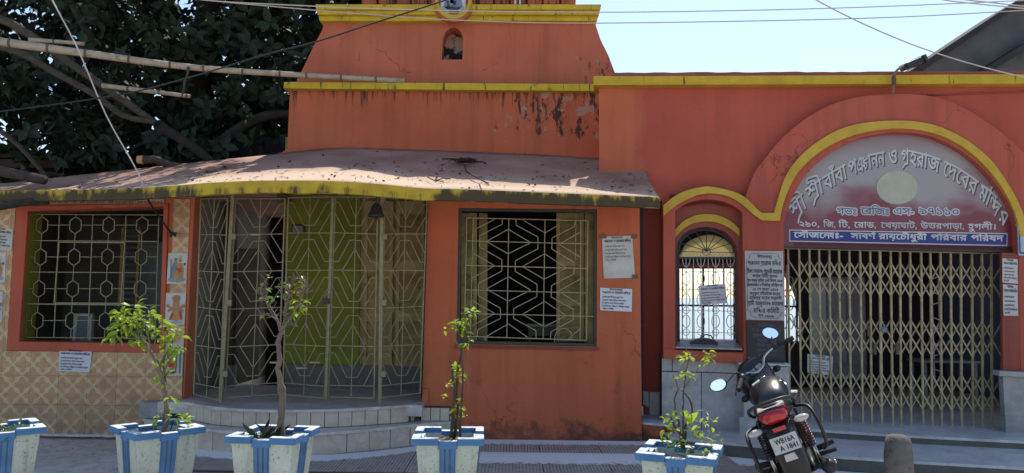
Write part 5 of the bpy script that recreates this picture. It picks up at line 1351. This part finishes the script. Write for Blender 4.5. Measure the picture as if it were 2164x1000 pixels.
def addleaf(root, mesh, p, d, s=1, name='leaf'):
    o = bpy.data.objects.new(name, mesh); COL.objects.link(o); o.parent = root; o.location = V(p)-OFF[root.name]
    q = V(d).normalized().to_track_quat('X', 'Z'); o.rotation_mode = 'QUATERNION'; o.rotation_quaternion = q @ Matrix.Rotation(rp.uniform(-.9, .9), 3, 'X').to_quaternion(); s *= rp.choice((.55, .8, 1, 1, 1.2)); o.scale = (s, s*rp.uniform(.75, 1.1), s*rp.uniform(.6, 1.9))
def stemp(root, pts, r0, r1, mat, name='stem'):
    P = resample([V(q) for q in pts], 4); n = len(P); P = [q+V((rp.gauss(0, r0*.22), rp.gauss(0, r0*.22), 0)) for q in P]
    obj(name, MB().tube(P, [(r0+(r1-r0)*k/(n-1))*rp.uniform(.88, 1.14) for k in range(n)], 7), mat, root, True); return P
def rd(up=.2): return V((rp.uniform(-1, 1), rp.uniform(-1, 1), rp.uniform(-.6, .5)+up)).normalized()
def clump(root, mesh, c, rad_, n, up=.1, s=(.75, 1.3)):
    n = int(n*1.15)
    for k in range(n):
        d = rd(up); addleaf(root, mesh, c+d*rp.uniform(0, rad_), d, rp.uniform(*s))
# plant 1: leafy small tree leaning left
Y1 = PL[1].y
def q1(x, y, dy=0): return pt(x, y, Y1+dy)
p1 = thing('ficus_tree', PL[1], 'small leaning tree with lime green leaves in the corner-on planter', 'plant')
stemp(p1, [PL[1]+V((.04, 0, -.03)), q1(352, 880), q1(349, 830), q1(336, 780), q1(318, 745), q1(300, 715)], .021, .010, STM)
stemp(p1, [q1(346, 890, .02), q1(352, 840, .02), q1(350, 800, .02), q1(346, 760, .02), q1(366, 720, .02), q1(378, 700, .02)], .010, .004, STM, 'branch')
brs = [[(300, 715), (280, 700), (258, 685), (245, 700)], [(310, 730), (290, 690), (265, 665), (255, 662)], [(318, 745), (312, 700), (295, 665), (280, 652)], [(322, 750), (330, 705), (322, 670), (312, 655)],
       [(330, 765), (300, 722), (262, 715), (240, 712)], [(336, 780), (350, 735), (345, 700), (340, 680)], [(338, 800), (360, 760), (368, 740), (380, 735)], [(349, 840), (340, 800), (326, 775)]]
for b in brs:
    dy = rp.uniform(-.12, .12); P = stemp(p1, [q1(x, y, dy*k/3) for k, (x, y) in enumerate(b)], .006, .0025, STM, 'branch')
    for q in P[4:]:
        for k in range(rp.randint(1, 3)): d = rd(0); addleaf(p1, L1, q+d*.015, d, rp.uniform(.7, 1.15))
for x, y, n in ((262, 680, 12), (250, 700, 9), (285, 700, 8), (252, 668, 7), (300, 680, 8), (283, 650, 6), (322, 690, 6), (312, 664, 4), (338, 695, 6), (343, 715, 5), (372, 702, 9), (380, 712, 5), (345, 775, 5), (330, 762, 4), (340, 810, 4), (358, 735, 3), (295, 722, 5)):
    clump(p1, L1, q1(x, y, rp.uniform(-.08, .08)), .04, n)
for x, y, n in ((352, 865, 9), (338, 880, 6), (368, 880, 7), (388, 890, 8), (362, 840, 5), (395, 880, 4)): clump(p1, L1, q1(x, y, rp.uniform(-.08, .06)), .035, n, s=(.6, .95))
for k in range(26): d = V((rp.uniform(-1, 1), rp.uniform(-1, 1), .5)); addleaf(p1, rp.choice((L3, L4)), PL[1]+V((rp.uniform(-.1, .12), rp.uniform(-.1, .1), 0)), d, rp.uniform(.4, .8))
# plant 2: bare knotty trunk with twiggy crown
Y2 = PL[2].y+.02
def q2(x, y, dy=0): return pt(x, y, Y2+dy)
p2 = thing('bare_tree', PL[2], 'thin knotty trunk with a mostly bare twiggy crown in front of the curved steps', 'plant')
stemp(p2, [PL[2]+V((.04, .02, -.03)), q2(594, 880), q2(598, 840), q2(592, 800), q2(590, 760), q2(588, 725), q2(596, 700)], .026, .014, STM)
for k, b in enumerate([[(594, 704), (585, 675), (572, 650), (562, 622), (560, 590)], [(596, 700), (602, 670), (608, 640), (612, 610), (625, 588)], [(598, 695), (618, 665), (632, 640), (642, 610), (648, 598)],
           [(572, 650), (556, 630), (550, 612)], [(608, 645), (596, 622), (598, 600)], [(604, 665), (628, 655), (645, 650)], [(590, 700), (608, 685), (630, 692)], [(585, 675), (570, 668), (552, 662)], [(612, 620), (634, 618), (652, 620)]]):
    dy = rp.uniform(-.12, .12); P = stemp(p2, [q2(x, y, dy*k2/3) for k2, (x, y) in enumerate(b)], .009 if k < 3 else .005, .003, STM, 'branch')
    for q in P[3:]:
        for m_ in range(2): d = rd(.5); obj('twig', MB().tube([q, q+d*rp.uniform(.03, .07)], [.003, .0015], 4), STM, p2)
        if rp.random() < .3: d = rd(0); addleaf(p2, L2, q, d, 1)
for x, y, n in ((638, 640, 8), (628, 655, 9), (635, 648, 6), (575, 590, 3), (600, 612, 4), (548, 636, 3), (580, 632, 5), (640, 592, 4), (555, 610, 3), (610, 600, 5), (626, 605, 4)): clump(p2, L1 if x > 615 and y > 630 else L2, q2(x, y, rp.uniform(-.05, .05)), .03, n)
for k in range(22): d = rd(.2); addleaf(p2, L4, q2(rp.uniform(600, 645), rp.uniform(592, 625), rp.uniform(-.08, .08)), d, .7)
for c, n in ((V((-.09, -.03, .0)), 26), (V((-.02, .05, 0)), 16)):
    for k in range(n):
        a = rp.uniform(0, 6.28); d = V((cos(a), sin(a), rp.uniform(.35, 1.6))); addleaf(p2, L3, PL[2]+c+V((cos(a), sin(a), 0))*.012, d, rp.uniform(.6, 1.05))
for k in range(8): a = rp.uniform(0, 6.28); addleaf(p2, L1, PL[2]+V((.1, 0, 0)), V((cos(a), sin(a), .6)), 1)
# plant 3: slim twin stems
Y3 = PL[3].y
def q3(x, y, dy=0): return pt(x, y, Y3+dy)
p3 = thing('slim_potted_tree', PL[3], 'slim twin-stemmed plant with leaf tufts in front of the bay wall', 'plant')
stemp(p3, [q3(953, 925), q3(956, 880), q3(960, 830), q3(956, 790), q3(950, 760)], .012, .006, STD)
stemp(p3, [q3(960, 928, .03), q3(966, 870, .03), q3(966, 800, .03), q3(976, 740, .03), q3(986, 690, .03), q3(992, 660, .03)], .012, .005, STD)
stemp(p3, [q3(972, 925, -.03), q3(976, 850, -.02), q3(978, 780, -.02), q3(972, 720, 0), q3(968, 680, 0)], .009, .004, STD)
stemp(p3, [q3(988, 745, -.02), q3(987, 790, -.03), q3(990, 815, -.03), q3(983, 835, 0)], .003, .002, STM, 'branch')
stemp(p3, [q3(974, 745), q3(966, 725), q3(960, 715), q3(958, 700), q3(948, 705)], .004, .002, STM, 'branch')
for x, y, n in ((994, 655, 9), (1000, 662, 5), (985, 672, 8), (975, 678, 7), (968, 690, 6), (958, 682, 4), (945, 700, 5), (975, 700, 5), (985, 725, 7), (990, 715, 3), (980, 705, 5), (962, 775, 8), (968, 785, 6), (976, 788, 5), (962, 800, 5), (945, 812, 4), (945, 838, 4), (968, 860, 6), (975, 868, 4), (960, 880, 6), (984, 880, 3), (972, 850, 3)):
    clump(p3, L1, q3(x, y, rp.uniform(-.03, .03)), .022, n, s=(.5, .85))
for x, y in ((962, 795), (966, 805)): clump(p3, L4, q3(x, y), .02, 4)
for k in range(30): d = V((rp.uniform(-1, 1), rp.uniform(-1, 1), .25)); addleaf(p3, L4, PL[3]+V((rp.uniform(-.13, .06), rp.uniform(-.12, .05), .01)), d, rp.uniform(.7, 1.3))
# plant 4
Y4 = PL[4].y
def q4(x, y, dy=0): return pt(x, y, Y4+dy)
p4 = thing('forked_potted_tree', PL[4], 'forked thin plant with few leaves rising from a bushy clump beside the motorcycle', 'plant')
for P in ([(1440, 945), (1436, 900), (1428, 870), (1426, 840), (1434, 825)], [(1446, 950), (1450, 900), (1462, 880), (1460, 850), (1450, 835), (1440, 825)], [(1443, 948), (1444, 890), (1444, 840), (1448, 800)],
          [(1446, 820), (1460, 800), (1474, 780), (1490, 765)], [(1448, 800), (1452, 775), (1458, 760), (1475, 750)], [(1434, 825), (1428, 805), (1421, 793)], [(1458, 762), (1452, 745), (1449, 733)], [(1440, 920), (1425, 900), (1418, 880)]):
    stemp(p4, [q4(x, y, rp.uniform(-.02, .02)) for x, y in P], .008 if P[0][1] > 900 else .0045, .0035, STM if P[0][1] < 900 else STD, 'stem')
for x, y, n in ((1497, 750, 6), (1500, 758, 5), (1492, 744, 3), (1486, 770, 4), (1450, 755, 5), (1462, 752, 4), (1446, 790, 8), (1458, 795, 7), (1438, 798, 4), (1433, 818, 2), (1450, 822, 2), (1433, 870, 3), (1418, 880, 4), (1405, 905, 6), (1425, 910, 4)):
    clump(p4, L1, q4(x, y, rp.uniform(-.03, .03)), .02, n, s=(.5, .9))
for x, y in ((1452, 900), (1462, 912), (1414, 905), (1452, 885)): addleaf(p4, L6, q4(x, y), V((rp.uniform(-1, 1), -.4, 1)), rp.uniform(.7, 1))
for k in range(110):
    c = q4(rp.gauss(1474, 20), rp.gauss(925, 22), rp.uniform(-.1, .08)); addleaf(p4, rp.choice((L5, L5, L2, L1)), c, rd(.3), rp.uniform(.5, .9))
for k in range(20): addleaf(p4, L2, q4(rp.uniform(1400, 1440), rp.uniform(930, 950)), rd(.4), .9)
# weeds in planter 0
p0 = thing('potted_weeds', PL[0], 'low trailing green weeds in the planter at the left edge', 'plant')
for k in range(70):
    c = PL[0]+V((rp.uniform(-.15, .17), rp.uniform(-.15, .15), rp.uniform(.0, .06))); addleaf(p0, L2, c, rd(.3), rp.uniform(.6, 1.1))
for k in range(8): c = PL[0]+V((rp.uniform(-.1, .1), rp.uniform(-.1, .1), -.02)); obj('stem', MB().tube([c, c+V((rp.uniform(-.08, .08), rp.uniform(-.08, .08), .07))], .003, 4), STD, p0)
# bollard
bo_ = atz(1905, 925, .55)
bp_ = V((bo_.x, bo_.y-.05, 0))
tag(obj('stone_bollard', MB().lathe((bp_.x, bp_.y+.1, 0), [(.105, 0), (.104, .2), (.098, .42), (.092, .50), (.078, .545), (.05, .56), (.01, .565)], 18), simple('rough_stone', (.14, .13, .12), .95, .35, 9, dirt=(.05, .045, .04), dsc=14, bump=.02, bsc=30), None, True),
    'short round-topped stone bollard in front of the gate steps', 'bollard')
# ================================================================ motorcycle
BK = simple('black_gloss_paint', (.012, .013, .017), .33, .1, 4, spec=.6, local=True); BP = simple('black_plastic', (.022, .022, .024), .5, .2, 10, local=True)
SEAT = simple('black_seat_vinyl', (.028, .028, .032), .45, .2, 20, local=True); RUB = simple('tyre_rubber', (.02, .02, .02), .85, .3, 20, local=True)
CHR = simple('bright_steel', (.45, .45, .46), .25, .2, 20, metal=1, local=True); ALU = simple('grey_engine_metal', (.16, .16, .16), .45, .3, 20, metal=.6, local=True)
REDL = simple('red_lamp_lens', (.42, .008, .012), .12, .15, 30, spec=.7, local=True); CLR = simple('clear_lamp_lens', (.55, .50, .46), .12, .15, 30, spec=.7, local=True)
MIR = simple('mirror_glass', (.85, .88, .92), .02, 0, metal=1, local=True); WHT = simple('white_plate_paint', (.50, .50, .47), .5, .1, 20, local=True, dirt=(.25, .22, .18), dsc=40, dth=(.6, .75))
bike = thing('motorcycle', (0, 0, 0), 'black motorcycle seen from behind leaning on its stand in front of the marble pier', 'motorcycle')
def bo(name, mb, mat, parent=None, sm=False, bev=0): return obj(name, mb, mat, parent or bike, sm, bev, world=False)
def torus(c, R, r, n=36, m=10, sx=1.0):
    mb = MB(); c = V(c)
    for i in range(n):
        a = 2*pi*i/n
        for k in range(m):
            b = 2*pi*k/m; rr = R+r*cos(b); mb.v.append(c+V((rr*cos(a), r*sx*sin(b), rr*sin(a))))
    for i in range(n):
        for k in range(m): mb.f.append((i*m+k, ((i+1) % n)*m+k, ((i+1) % n)*m+(k+1) % m, i*m+(k+1) % m))
    return mb
def wheel(c, tw, M_=None):
    parts = []
    t = torus(c, .255, .05, sx=tw/.05)
    r = MB()
    r.lathe(c, [(.205, -.028), (.212, -.026), (.207, 0), (.212, .026), (.205, .028), (.185, .02), (.185, -.02)], 30, 'y')
    h = MB().lathe(c, [(.06, -.045), (.06, .045)], 16, 'y')
    for k in range(6):
        a = 2*pi*k/6; d = V((cos(a), 0, sin(a))); h.tube([V(c)+d*.04, V(c)+d*.19], [.018, .011], 6)
    if M_:
        for q in (t, r, h): q.xf(M_)
    w_ = bo('wheel', t, RUB, None, True); bo('rim', r, BP, w_); bo('spokes', h, BP, w_); return w_
AX = V((0, 0, .305)); AF = V((1.27, 0, .305))
wheel(AX, .055)
# steering: rotate the whole front end about the raked head
HEAD = V((.93, 0, .86)); RK = rad(26); STEER = rad(40)
axis_ = V((-sin(RK), 0, cos(RK)))
MS = Matrix.Translation(HEAD) @ Matrix.Rotation(STEER, 4, axis_) @ Matrix.Translation(-HEAD)
wheel(AF, .045, MS)
def sf(name, mb, mat, parent=None, sm=False, bev=0): return bo(name, mb.xf(MS), mat, parent, sm, bev)
m = MB()
for s in (-1, 1):
    m.tube([AF+V((0, s*.085, 0)), AF+V((-.15, s*.085, .31))], .026, 10); m.tube([AF+V((-.14, s*.085, .29)), HEAD+V((-.01, s*.085, .10))], .017, 10)
sf('fork', m, ALU, None, True)
m = MB()
for k in range(13):
    a = rad(20+k*11); 
fen = []
for k in range(14):
    a = rad(15+k*11); c_ = AF+V((cos(a)*.325, 0, sin(a)*.325))
    fen.append([c_+V((0, y, 0))-V((cos(a), 0, sin(a)))*(.02 if abs(y) > .05 else 0) for y in (-.065, -.04, 0, .04, .065)])
for row in fen: m.v += row
for i in range(13):
    for k in range(4): a = i*5+k; m.f.append((a, a+1, a+6, a+5))
ff = sf('front_fender', m, BK, None, True); s_ = ff.modifiers.new('thickness', 'SOLIDIFY'); s_.thickness = .006
def ellip(c, r, n=12, m_=16, squash=None):
    mb = MB(); c = V(c)
    for i in range(n+1):
        t = pi*i/n
        for k in range(m_):
            a = 2*pi*k/m_; p = V((r[0]*sin(t)*cos(a), r[1]*sin(t)*sin(a), r[2]*cos(t)))
            if squash: p = squash(p)
            mb.v.append(c+p)
    for i in range(n):
        for k in range(m_): a = i*m_+k; b = i*m_+(k+1) % m_; mb.f.append((a, b, b+m_, a+m_))
    return mb
def loft(secs, n=16, power=.7, cap=True):
    """body through cross sections (x, yc, zc, half width, half height)"""
    mb = MB()
    for x, yc, zc, hw, hh in secs:
        for k in range(n):
            a = 2*pi*k/n; c, s = cos(a), sin(a)
            mb.v.append(V((x, yc+hw*math.copysign(abs(c)**power, c), zc+hh*math.copysign(abs(s)**power, s))))
    for i in range(len(secs)-1):
        for k in range(n): a = i*n+k; b = i*n+(k+1) % n; mb.f.append((a, b, b+n, a+n))
    if cap: mb.f += [tuple(range(n))[::-1], tuple((len(secs)-1)*n+k for k in range(n))]
    return mb
# handlebar, controls, mirrors
BAR = V((.86, 0, 1.02))
hb = sf('handlebar', MB().tube(resample([BAR+V(q) for q in ((-.14, .36, .03), (-.08, .24, .06), (-.01, .12, .05), (0, .05, 0), (0, -.05, 0), (-.01, -.12, .05), (-.08, -.24, .06), (-.14, -.36, .03))], 4), .012, 8), CHR, None, True)
for s in (-1, 1):
    g0 = BAR+V((-.09, s*.245, .058)); g1 = BAR+V((-.15, s*.375, .025)); d = (g1-g0).normalized()
    sf('grip', MB().tube([g0, g0+d*.01, g1-d*.01, g1], [.016, .019, .019, .021], 10), RUB, hb, True)
    sf('switch_box', MB().tube([g0-d*.05, g0-d*.04, g0-d*.005, g0], [.018, .026, .026, .018], 8), BP, hb, True)
    sf('lever', MB().tube([g0-d*.03+V((.03, 0, .0)), g0+d*.04+V((.075, 0, -.01)), g1+V((.07, 0, -.02)), g1+d*.02+V((.06, 0, -.02))], [.010, .008, .007, .009], 6), BP, hb, True)
    m0 = g0-d*.03; 
    top_ = BAR+(V((-.03, .42, .14)) if s > 0 else V((-.03, -.31, .16)))
    sf('mirror_stalk', MB().tube(resample([m0, m0+V((.02, s*.01, .06)), top_.lerp(m0, .35), top_], 3), .006, 6), BP, hb, True)
    hd = ellip((0, 0, 0), (.018, .075, .052)); hd.v = [V((min(q.x, .018), q.y, q.z)) for q in hd.v]
    face = MB(); n_ = 24; face.v = [V((-.0195, .066*cos(2*pi*k/n_), .045*sin(2*pi*k/n_))) for k in range(n_)]+[V((-.021, .066*cos(2*pi*k/n_), .045*sin(2*pi*k/n_))) for k in range(n_)]
    face.f = [tuple(range(n_)), tuple(range(n_, 2*n_))[::-1]]+[(k, (k+1) % n_, n_+(k+1) % n_, n_+k) for k in range(n_)]
    # mirrors face the rider whatever the bar does: aimed back and slightly up
    Q = Matrix.Translation(MS @ top_) @ Matrix.Rotation(rad(-6), 4, 'Z') @ Matrix.Rotation(rad(0 if s > 0 else 35), 4, 'X') @ Matrix.Rotation(rad(10), 4, 'Y')
    mm = bo('mirror', hd.xf(Q), BP, None, True); bo('mirror_glass', face.xf(Q), MIR, mm)
# headlamp cowl with instruments
cow = loft([(1.16, 0, .86, .06, .08), (1.13, 0, .87, .12, .15), (1.05, 0, .90, .155, .20), (.97, 0, .95, .165, .19), (.93, 0, 1.0, .15, .13), (.905, 0, 1.02, .12, .09)], 18)
cw = sf('headlamp_cowl', cow, BK, None, True)
pan = MB().hexa([V((.91, -.10, .98)), V((.91, .10, .98)), V((.96, .11, 1.11)), V((.96, -.11, 1.11))], [V((.885, -.09, .985)), V((.885, .09, .985)), V((.935, .10, 1.115)), V((.935, -.10, 1.115))])
sf('instrument_panel', pan, BP, cw, False, .01)
for s in (-.042, .042):
    d = MB(); n_ = 16
    for r_, dx in ((.036, -.004), (.036, -.006)):
        for k in range(n_): a = 2*pi*k/n_; d.v.append(V((.907+dx+.4*.036*sin(a), s+r_*cos(a), 1.042+r_*sin(a))))
    d.f = [tuple(range(n_)), tuple(range(n_, 2*n_))[::-1]]+[(k, (k+1) % n_, n_+(k+1) % n_, n_+k) for k in range(n_)]
    sf('dial', d, simple('dial_face', (.32, .34, .28), .3, .4, 60, local=True), cw)
for s in (-1, 1):
    sf('indicator', ellip((.98, s*.22, .90), (.045, .035, .028)), BP, None, True); sf('indicator_stalk', MB().tube([(.98, s*.10, .90), (.98, s*.2, .90)], .012, 6), BP)
# frame, engine, tank, panels
fr_ = MB()
fr_.tube([HEAD+V((0, 0, -.03)), (.6, 0, .70), (.2, 0, .66)], .022, 8); fr_.tube([HEAD+V((.03, 0, -.1)), (.80, 0, .45), (.7, 0, .27), (.3, 0, .25), (.18, 0, .42), (.2, 0, .66)], .02, 8)
for s in (-1, 1): fr_.tube([(.35, s*.09, .66), (.0, s*.11, .70), (-.25, s*.10, .74)], .014, 8); fr_.tube([(.2, s*.10, .42), (0, s*.11, .68)], .012, 8)
bo('frame', fr_, BP, None, True)
en = MB().box((.34, -.12, .26), (.66, .12, .44)); bo('engine', en, ALU, None, False, .03)
cyl_ = MB()
for k in range(7): cyl_.box((.52+k*.004, -.075, .45+k*.022), (.68+k*.004, .075, .459+k*.022))
bo('cylinder_fins', cyl_, ALU)
for s in (-1, 1): bo('crankcase_cover', MB().lathe((.46, s*.125, .36), [(.09, -.02), (.09, .02)], 16, 'y'), ALU, None, False, .01)
tank = loft([(.36, 0, .77, .09, .05), (.42, 0, .80, .125, .085), (.54, 0, .83, .15, .11), (.68, 0, .845, .155, .115), (.80, 0, .845, .13, .095), (.88, 0, .84, .06, .05)], 20, .85)
tk = bo('fuel_tank', tank, BK, None, True)
stk = MB().hexa([V((.60, .03, .944)), V((.60, .10, .928)), V((.67, .10, .932)), V((.67, .03, .952))], [V((.60, .03, .955)), V((.60, .10, .939)), V((.67, .10, .943)), V((.67, .03, .963))]); bo('tank_sticker', stk, WHT, tk)
bo('tank_cap', MB().lathe((.70, 0, .955), [(.035, 0), (.035, .012), (.02, .016)], 16), CHR, tk, True)
m = MB()
for pts in (((.56, .89), (.60, .92), (.66, .91)), ((.58, .86), (.63, .90), (.70, .89)), ((.60, .83), (.64, .87), (.72, .87))):
    m.tube([V((x, -.158+(.03 if z > .87 else .005), z)) for x, z in pts], .004, 4)
bo('tank_emblem', m, CHR, tk)
seat = loft([(.42, 0, .765, .10, .03), (.30, 0, .775, .13, .045), (.12, 0, .775, .145, .05), (-.02, 0, .80, .14, .05), (-.16, 0, .83, .13, .048), (-.30, 0, .845, .10, .035), (-.35, 0, .845, .05, .02)], 18, .75)
bo('seat', seat, SEAT, None, True)
for s in (-1, 1):
    sp2 = MB().prism([V((.32, s*.125, .72)), V((.34, s*.13, .55)), V((.12, s*.14, .50)), V((0, s*.14, .62)), V((.02, s*.135, .74))], (0, s*.02, 0)); bo('side_panel', sp2, BK, None, False, .008)
tail = loft([(.05, 0, .755, .13, .045), (-.15, 0, .78, .125, .05), (-.30, 0, .80, .105, .055), (-.40, 0, .81, .07, .04)], 16, .7)
tc = bo('tail_cowl', tail, BK, None, True)
tl_ = loft([(-.30, 0, .80, .105, .055), (-.36, 0, .795, .10, .056), (-.405, 0, .79, .085, .046), (-.425, 0, .79, .055, .03)], 20, .8)
bo('tail_light', tl_, REDL, None, True)
bo('tail_lens_band', MB().hexa([V((-.37, -.10, .84)), V((-.37, .10, .84)), V((-.30, .10, .855)), V((-.30, -.10, .855))], [V((-.37, -.09, .852)), V((-.37, .09, .852)), V((-.30, .09, .868)), V((-.30, -.09, .868))]), CLR, None, False, .006)
# grab rail
bo('grab_rail', MB().tube(resample([V(q) for q in ((.05, .15, .77), (-.10, .165, .81), (-.26, .155, .86), (-.35, .10, .885), (-.37, 0, .89), (-.35, -.10, .885), (-.26, -.155, .86), (-.10, -.165, .81), (.05, -.15, .77))], 4), .0125, 8), BP, None, True)
# rear fender, plate, indicators
fd = MB(); rows = [(-.33, .745, .085), (-.41, .70, .10), (-.455, .62, .10), (-.47, .52, .095), (-.46, .40, .085), (-.45, .33, .07)]
for x, z, hw in rows:
    for y, dx in ((-hw, .05), (-hw*.8, .012), (0, 0), (hw*.8, .012), (hw, .05)): fd.v.append(V((x+dx, y, z)))
for i in range(len(rows)-1):
    for k in range(4): a = i*5+k; fd.f.append((a, a+1, a+6, a+5))
fo_ = bo('rear_fender', fd, BP, None, True); s_ = fo_.modifiers.new('thickness', 'SOLIDIFY'); s_.thickness = .006
bo('reflector', MB().box((-.452, -.045, .695), (-.435, .045, .725)), REDL, None, False, .003)
PZ0, PZ1, PX = .555, .665, -.475
pl_o = bo('number_plate', MB().hexa([V((PX, -.092, PZ0)), V((PX, .092, PZ0)), V((PX+.004, .092, PZ0)), V((PX+.004, -.092, PZ0))], [V((PX+.02, -.092, PZ1)), V((PX+.02, .092, PZ1)), V((PX+.024, .092, PZ1)), V((PX+.024, -.092, PZ1))]), WHT, None, False, .002)
uy = V((.02, 0, .11)).normalized()
for txt, y0, w_, z in (('WB16A', .065, .135, PZ0+.062), ('A 1841', .048, .132, PZ0+.014)):
    mb = MB(); write(mb, txt, V((PX-.0015+(z-PZ0)*.18, y0, z)), (0, -1, 0), uy, .033, width=w_, latin=True); n_ = len(mb.v); v0 = list(mb.v); f0 = list(mb.f)
    for d in ((0, .0012, 0), (0, -.0012, 0), (0, 0, .001)): mb.add([q+V(d)-V((.0003, 0, 0)) for q in v0], f0)
    bo('lettering', mb, M['ink'], pl_o)
bo('plate_border', MB().box((PX+.004, -.095, PZ0-.004), (PX+.008, .095, PZ0)), BP, pl_o)
bo('fender_sticker', MB().hexa([V((-.477, -.04, .495)), V((-.477, .045, .495)), V((-.474, .045, .495)), V((-.474, -.04, .495))], [V((-.470, -.03, .54)), V((-.470, .04, .54)), V((-.467, .04, .54)), V((-.467, -.03, .54))]), CLR)
for s in (-1, 1):
    bo('indicator_stalk', MB().tube([(-.36, s*.08, .715), (-.37, s*.13, .72)], .014, 8), BP); bo('indicator', ellip((-.375, s*.165, .722), (.032, .052, .025)), CLR, None, True)
# shocks
for s in (-1, 1):
    a = V((-.02, s*.155, .33)); b = V((-.10, s*.15, .70)); d = (b-a).normalized()
    sho = bo('shock_absorber', MB().tube([a, a+(b-a)*.45], .022, 10).tube([a+(b-a)*.4, b], .011, 8), CHR, None, True)
    P = []; 
    for k in range(97): t = .38+.55*k/96; an = 2*pi*10*k/96; o_ = d.orthogonal().normalized(); P.append(a+(b-a)*t+(o_*cos(an)+d.cross(o_)*sin(an))*.031)
    bo('spring', MB().tube(P, .0065, 5), simple('maroon_spring', (.10, .03, .025), .4, local=True) if s < 0 else BP, sho, True)
for k, P in enumerate((((.95, .16, 1.04), (1.06, .14, .98), (1.05, .05, .84), (.92, .03, .74)), ((.92, -.2, 1.08), (1.08, -.12, 1.0), (1.02, -.05, .84), (.86, -.03, .72)), ((.95, .1, 1.05), (1.1, .05, .95), (1.12, .08, .7), (1.15, .10, .45)))):
    sf('control_cable', MB().tube(resample([V(q) for q in P], 4), .005, 5), BP, None, True)
bo('swingarm', MB().tube([(0, .10, .305), (.35, .10, .36)], .02, 8).tube([(0, -.10, .305), (.35, -.10, .36)], .02, 8), BP, None, True)
bo('saree_guard', MB().tube(resample([V(q) for q in ((.05, .16, .70), (-.12, .24, .70), (-.22, .25, .60), (-.20, .25, .42), (-.05, .24, .36), (.1, .17, .40))], 4), .011, 8).tube(resample([V(q) for q in ((-.12, .24, .69), (-.12, .25, .5), (-.08, .24, .38))], 3), .008, 6), BP, None, True)
bo('side_guard', MB().tube(resample([V(q) for q in ((.0, -.15, .76), (-.10, -.24, .74), (-.20, -.26, .62), (-.18, -.25, .48), (-.04, -.22, .42))], 4), .012, 8), BP, None, True)
# exhaust, pegs, stand
bo('exhaust', MB().tube(resample([V(q) for q in ((.62, -.05, .45), (.70, -.10, .32), (.55, -.15, .24), (.25, -.18, .26))], 4), .02, 10).tube([(.25, -.19, .26), (.2, -.195, .265), (-.22, -.20, .33), (-.26, -.20, .335)], [.025, .048, .052, .04], 14), BP, None, True)
bo('exhaust_shield', MB().tube([(.18, -.245, .28), (-.12, -.25, .325)], .014, 6), CHR, None, True)
for s in (-1, 1):
    bo('footpeg', MB().tube([(.13, s*.15, .40), (.12, s*.30, .42)], .022, 8), RUB, None, True); bo('rider_peg', MB().tube([(.42, s*.14, .30), (.42, s*.30, .30)], .019, 8), RUB, None, True)
bo('brake_pedal', MB().tube([(.42, -.14, .27), (.60, -.20, .27)], .01, 6), ALU)
bo('side_stand', MB().tube([(.36, .13, .26), (.33, .30, .09)], .012, 6), BP)
bo('chain_guard', MB().box((-.02, .12, .34), (.33, .135, .42)), BP, None, False, .008)
c_ = atz(1660, 938, .60); LEAN, YAW = rad(23), rad(-18)
bike.rotation_euler = (-LEAN, 0, pi/2+YAW)
Rm = bike.rotation_euler.to_matrix(); pc = Rm @ V((PX, 0, .61)); pass
d_ = ray(1660, 938); tt = (pc.z+.0-EYE)/d_.z; P0 = CC+d_*tt
bike.location = (P0.x-pc.x, P0.y-pc.y, 0); bike_info = (P0, bike.location)
print('BIKE', P0, bike.location)
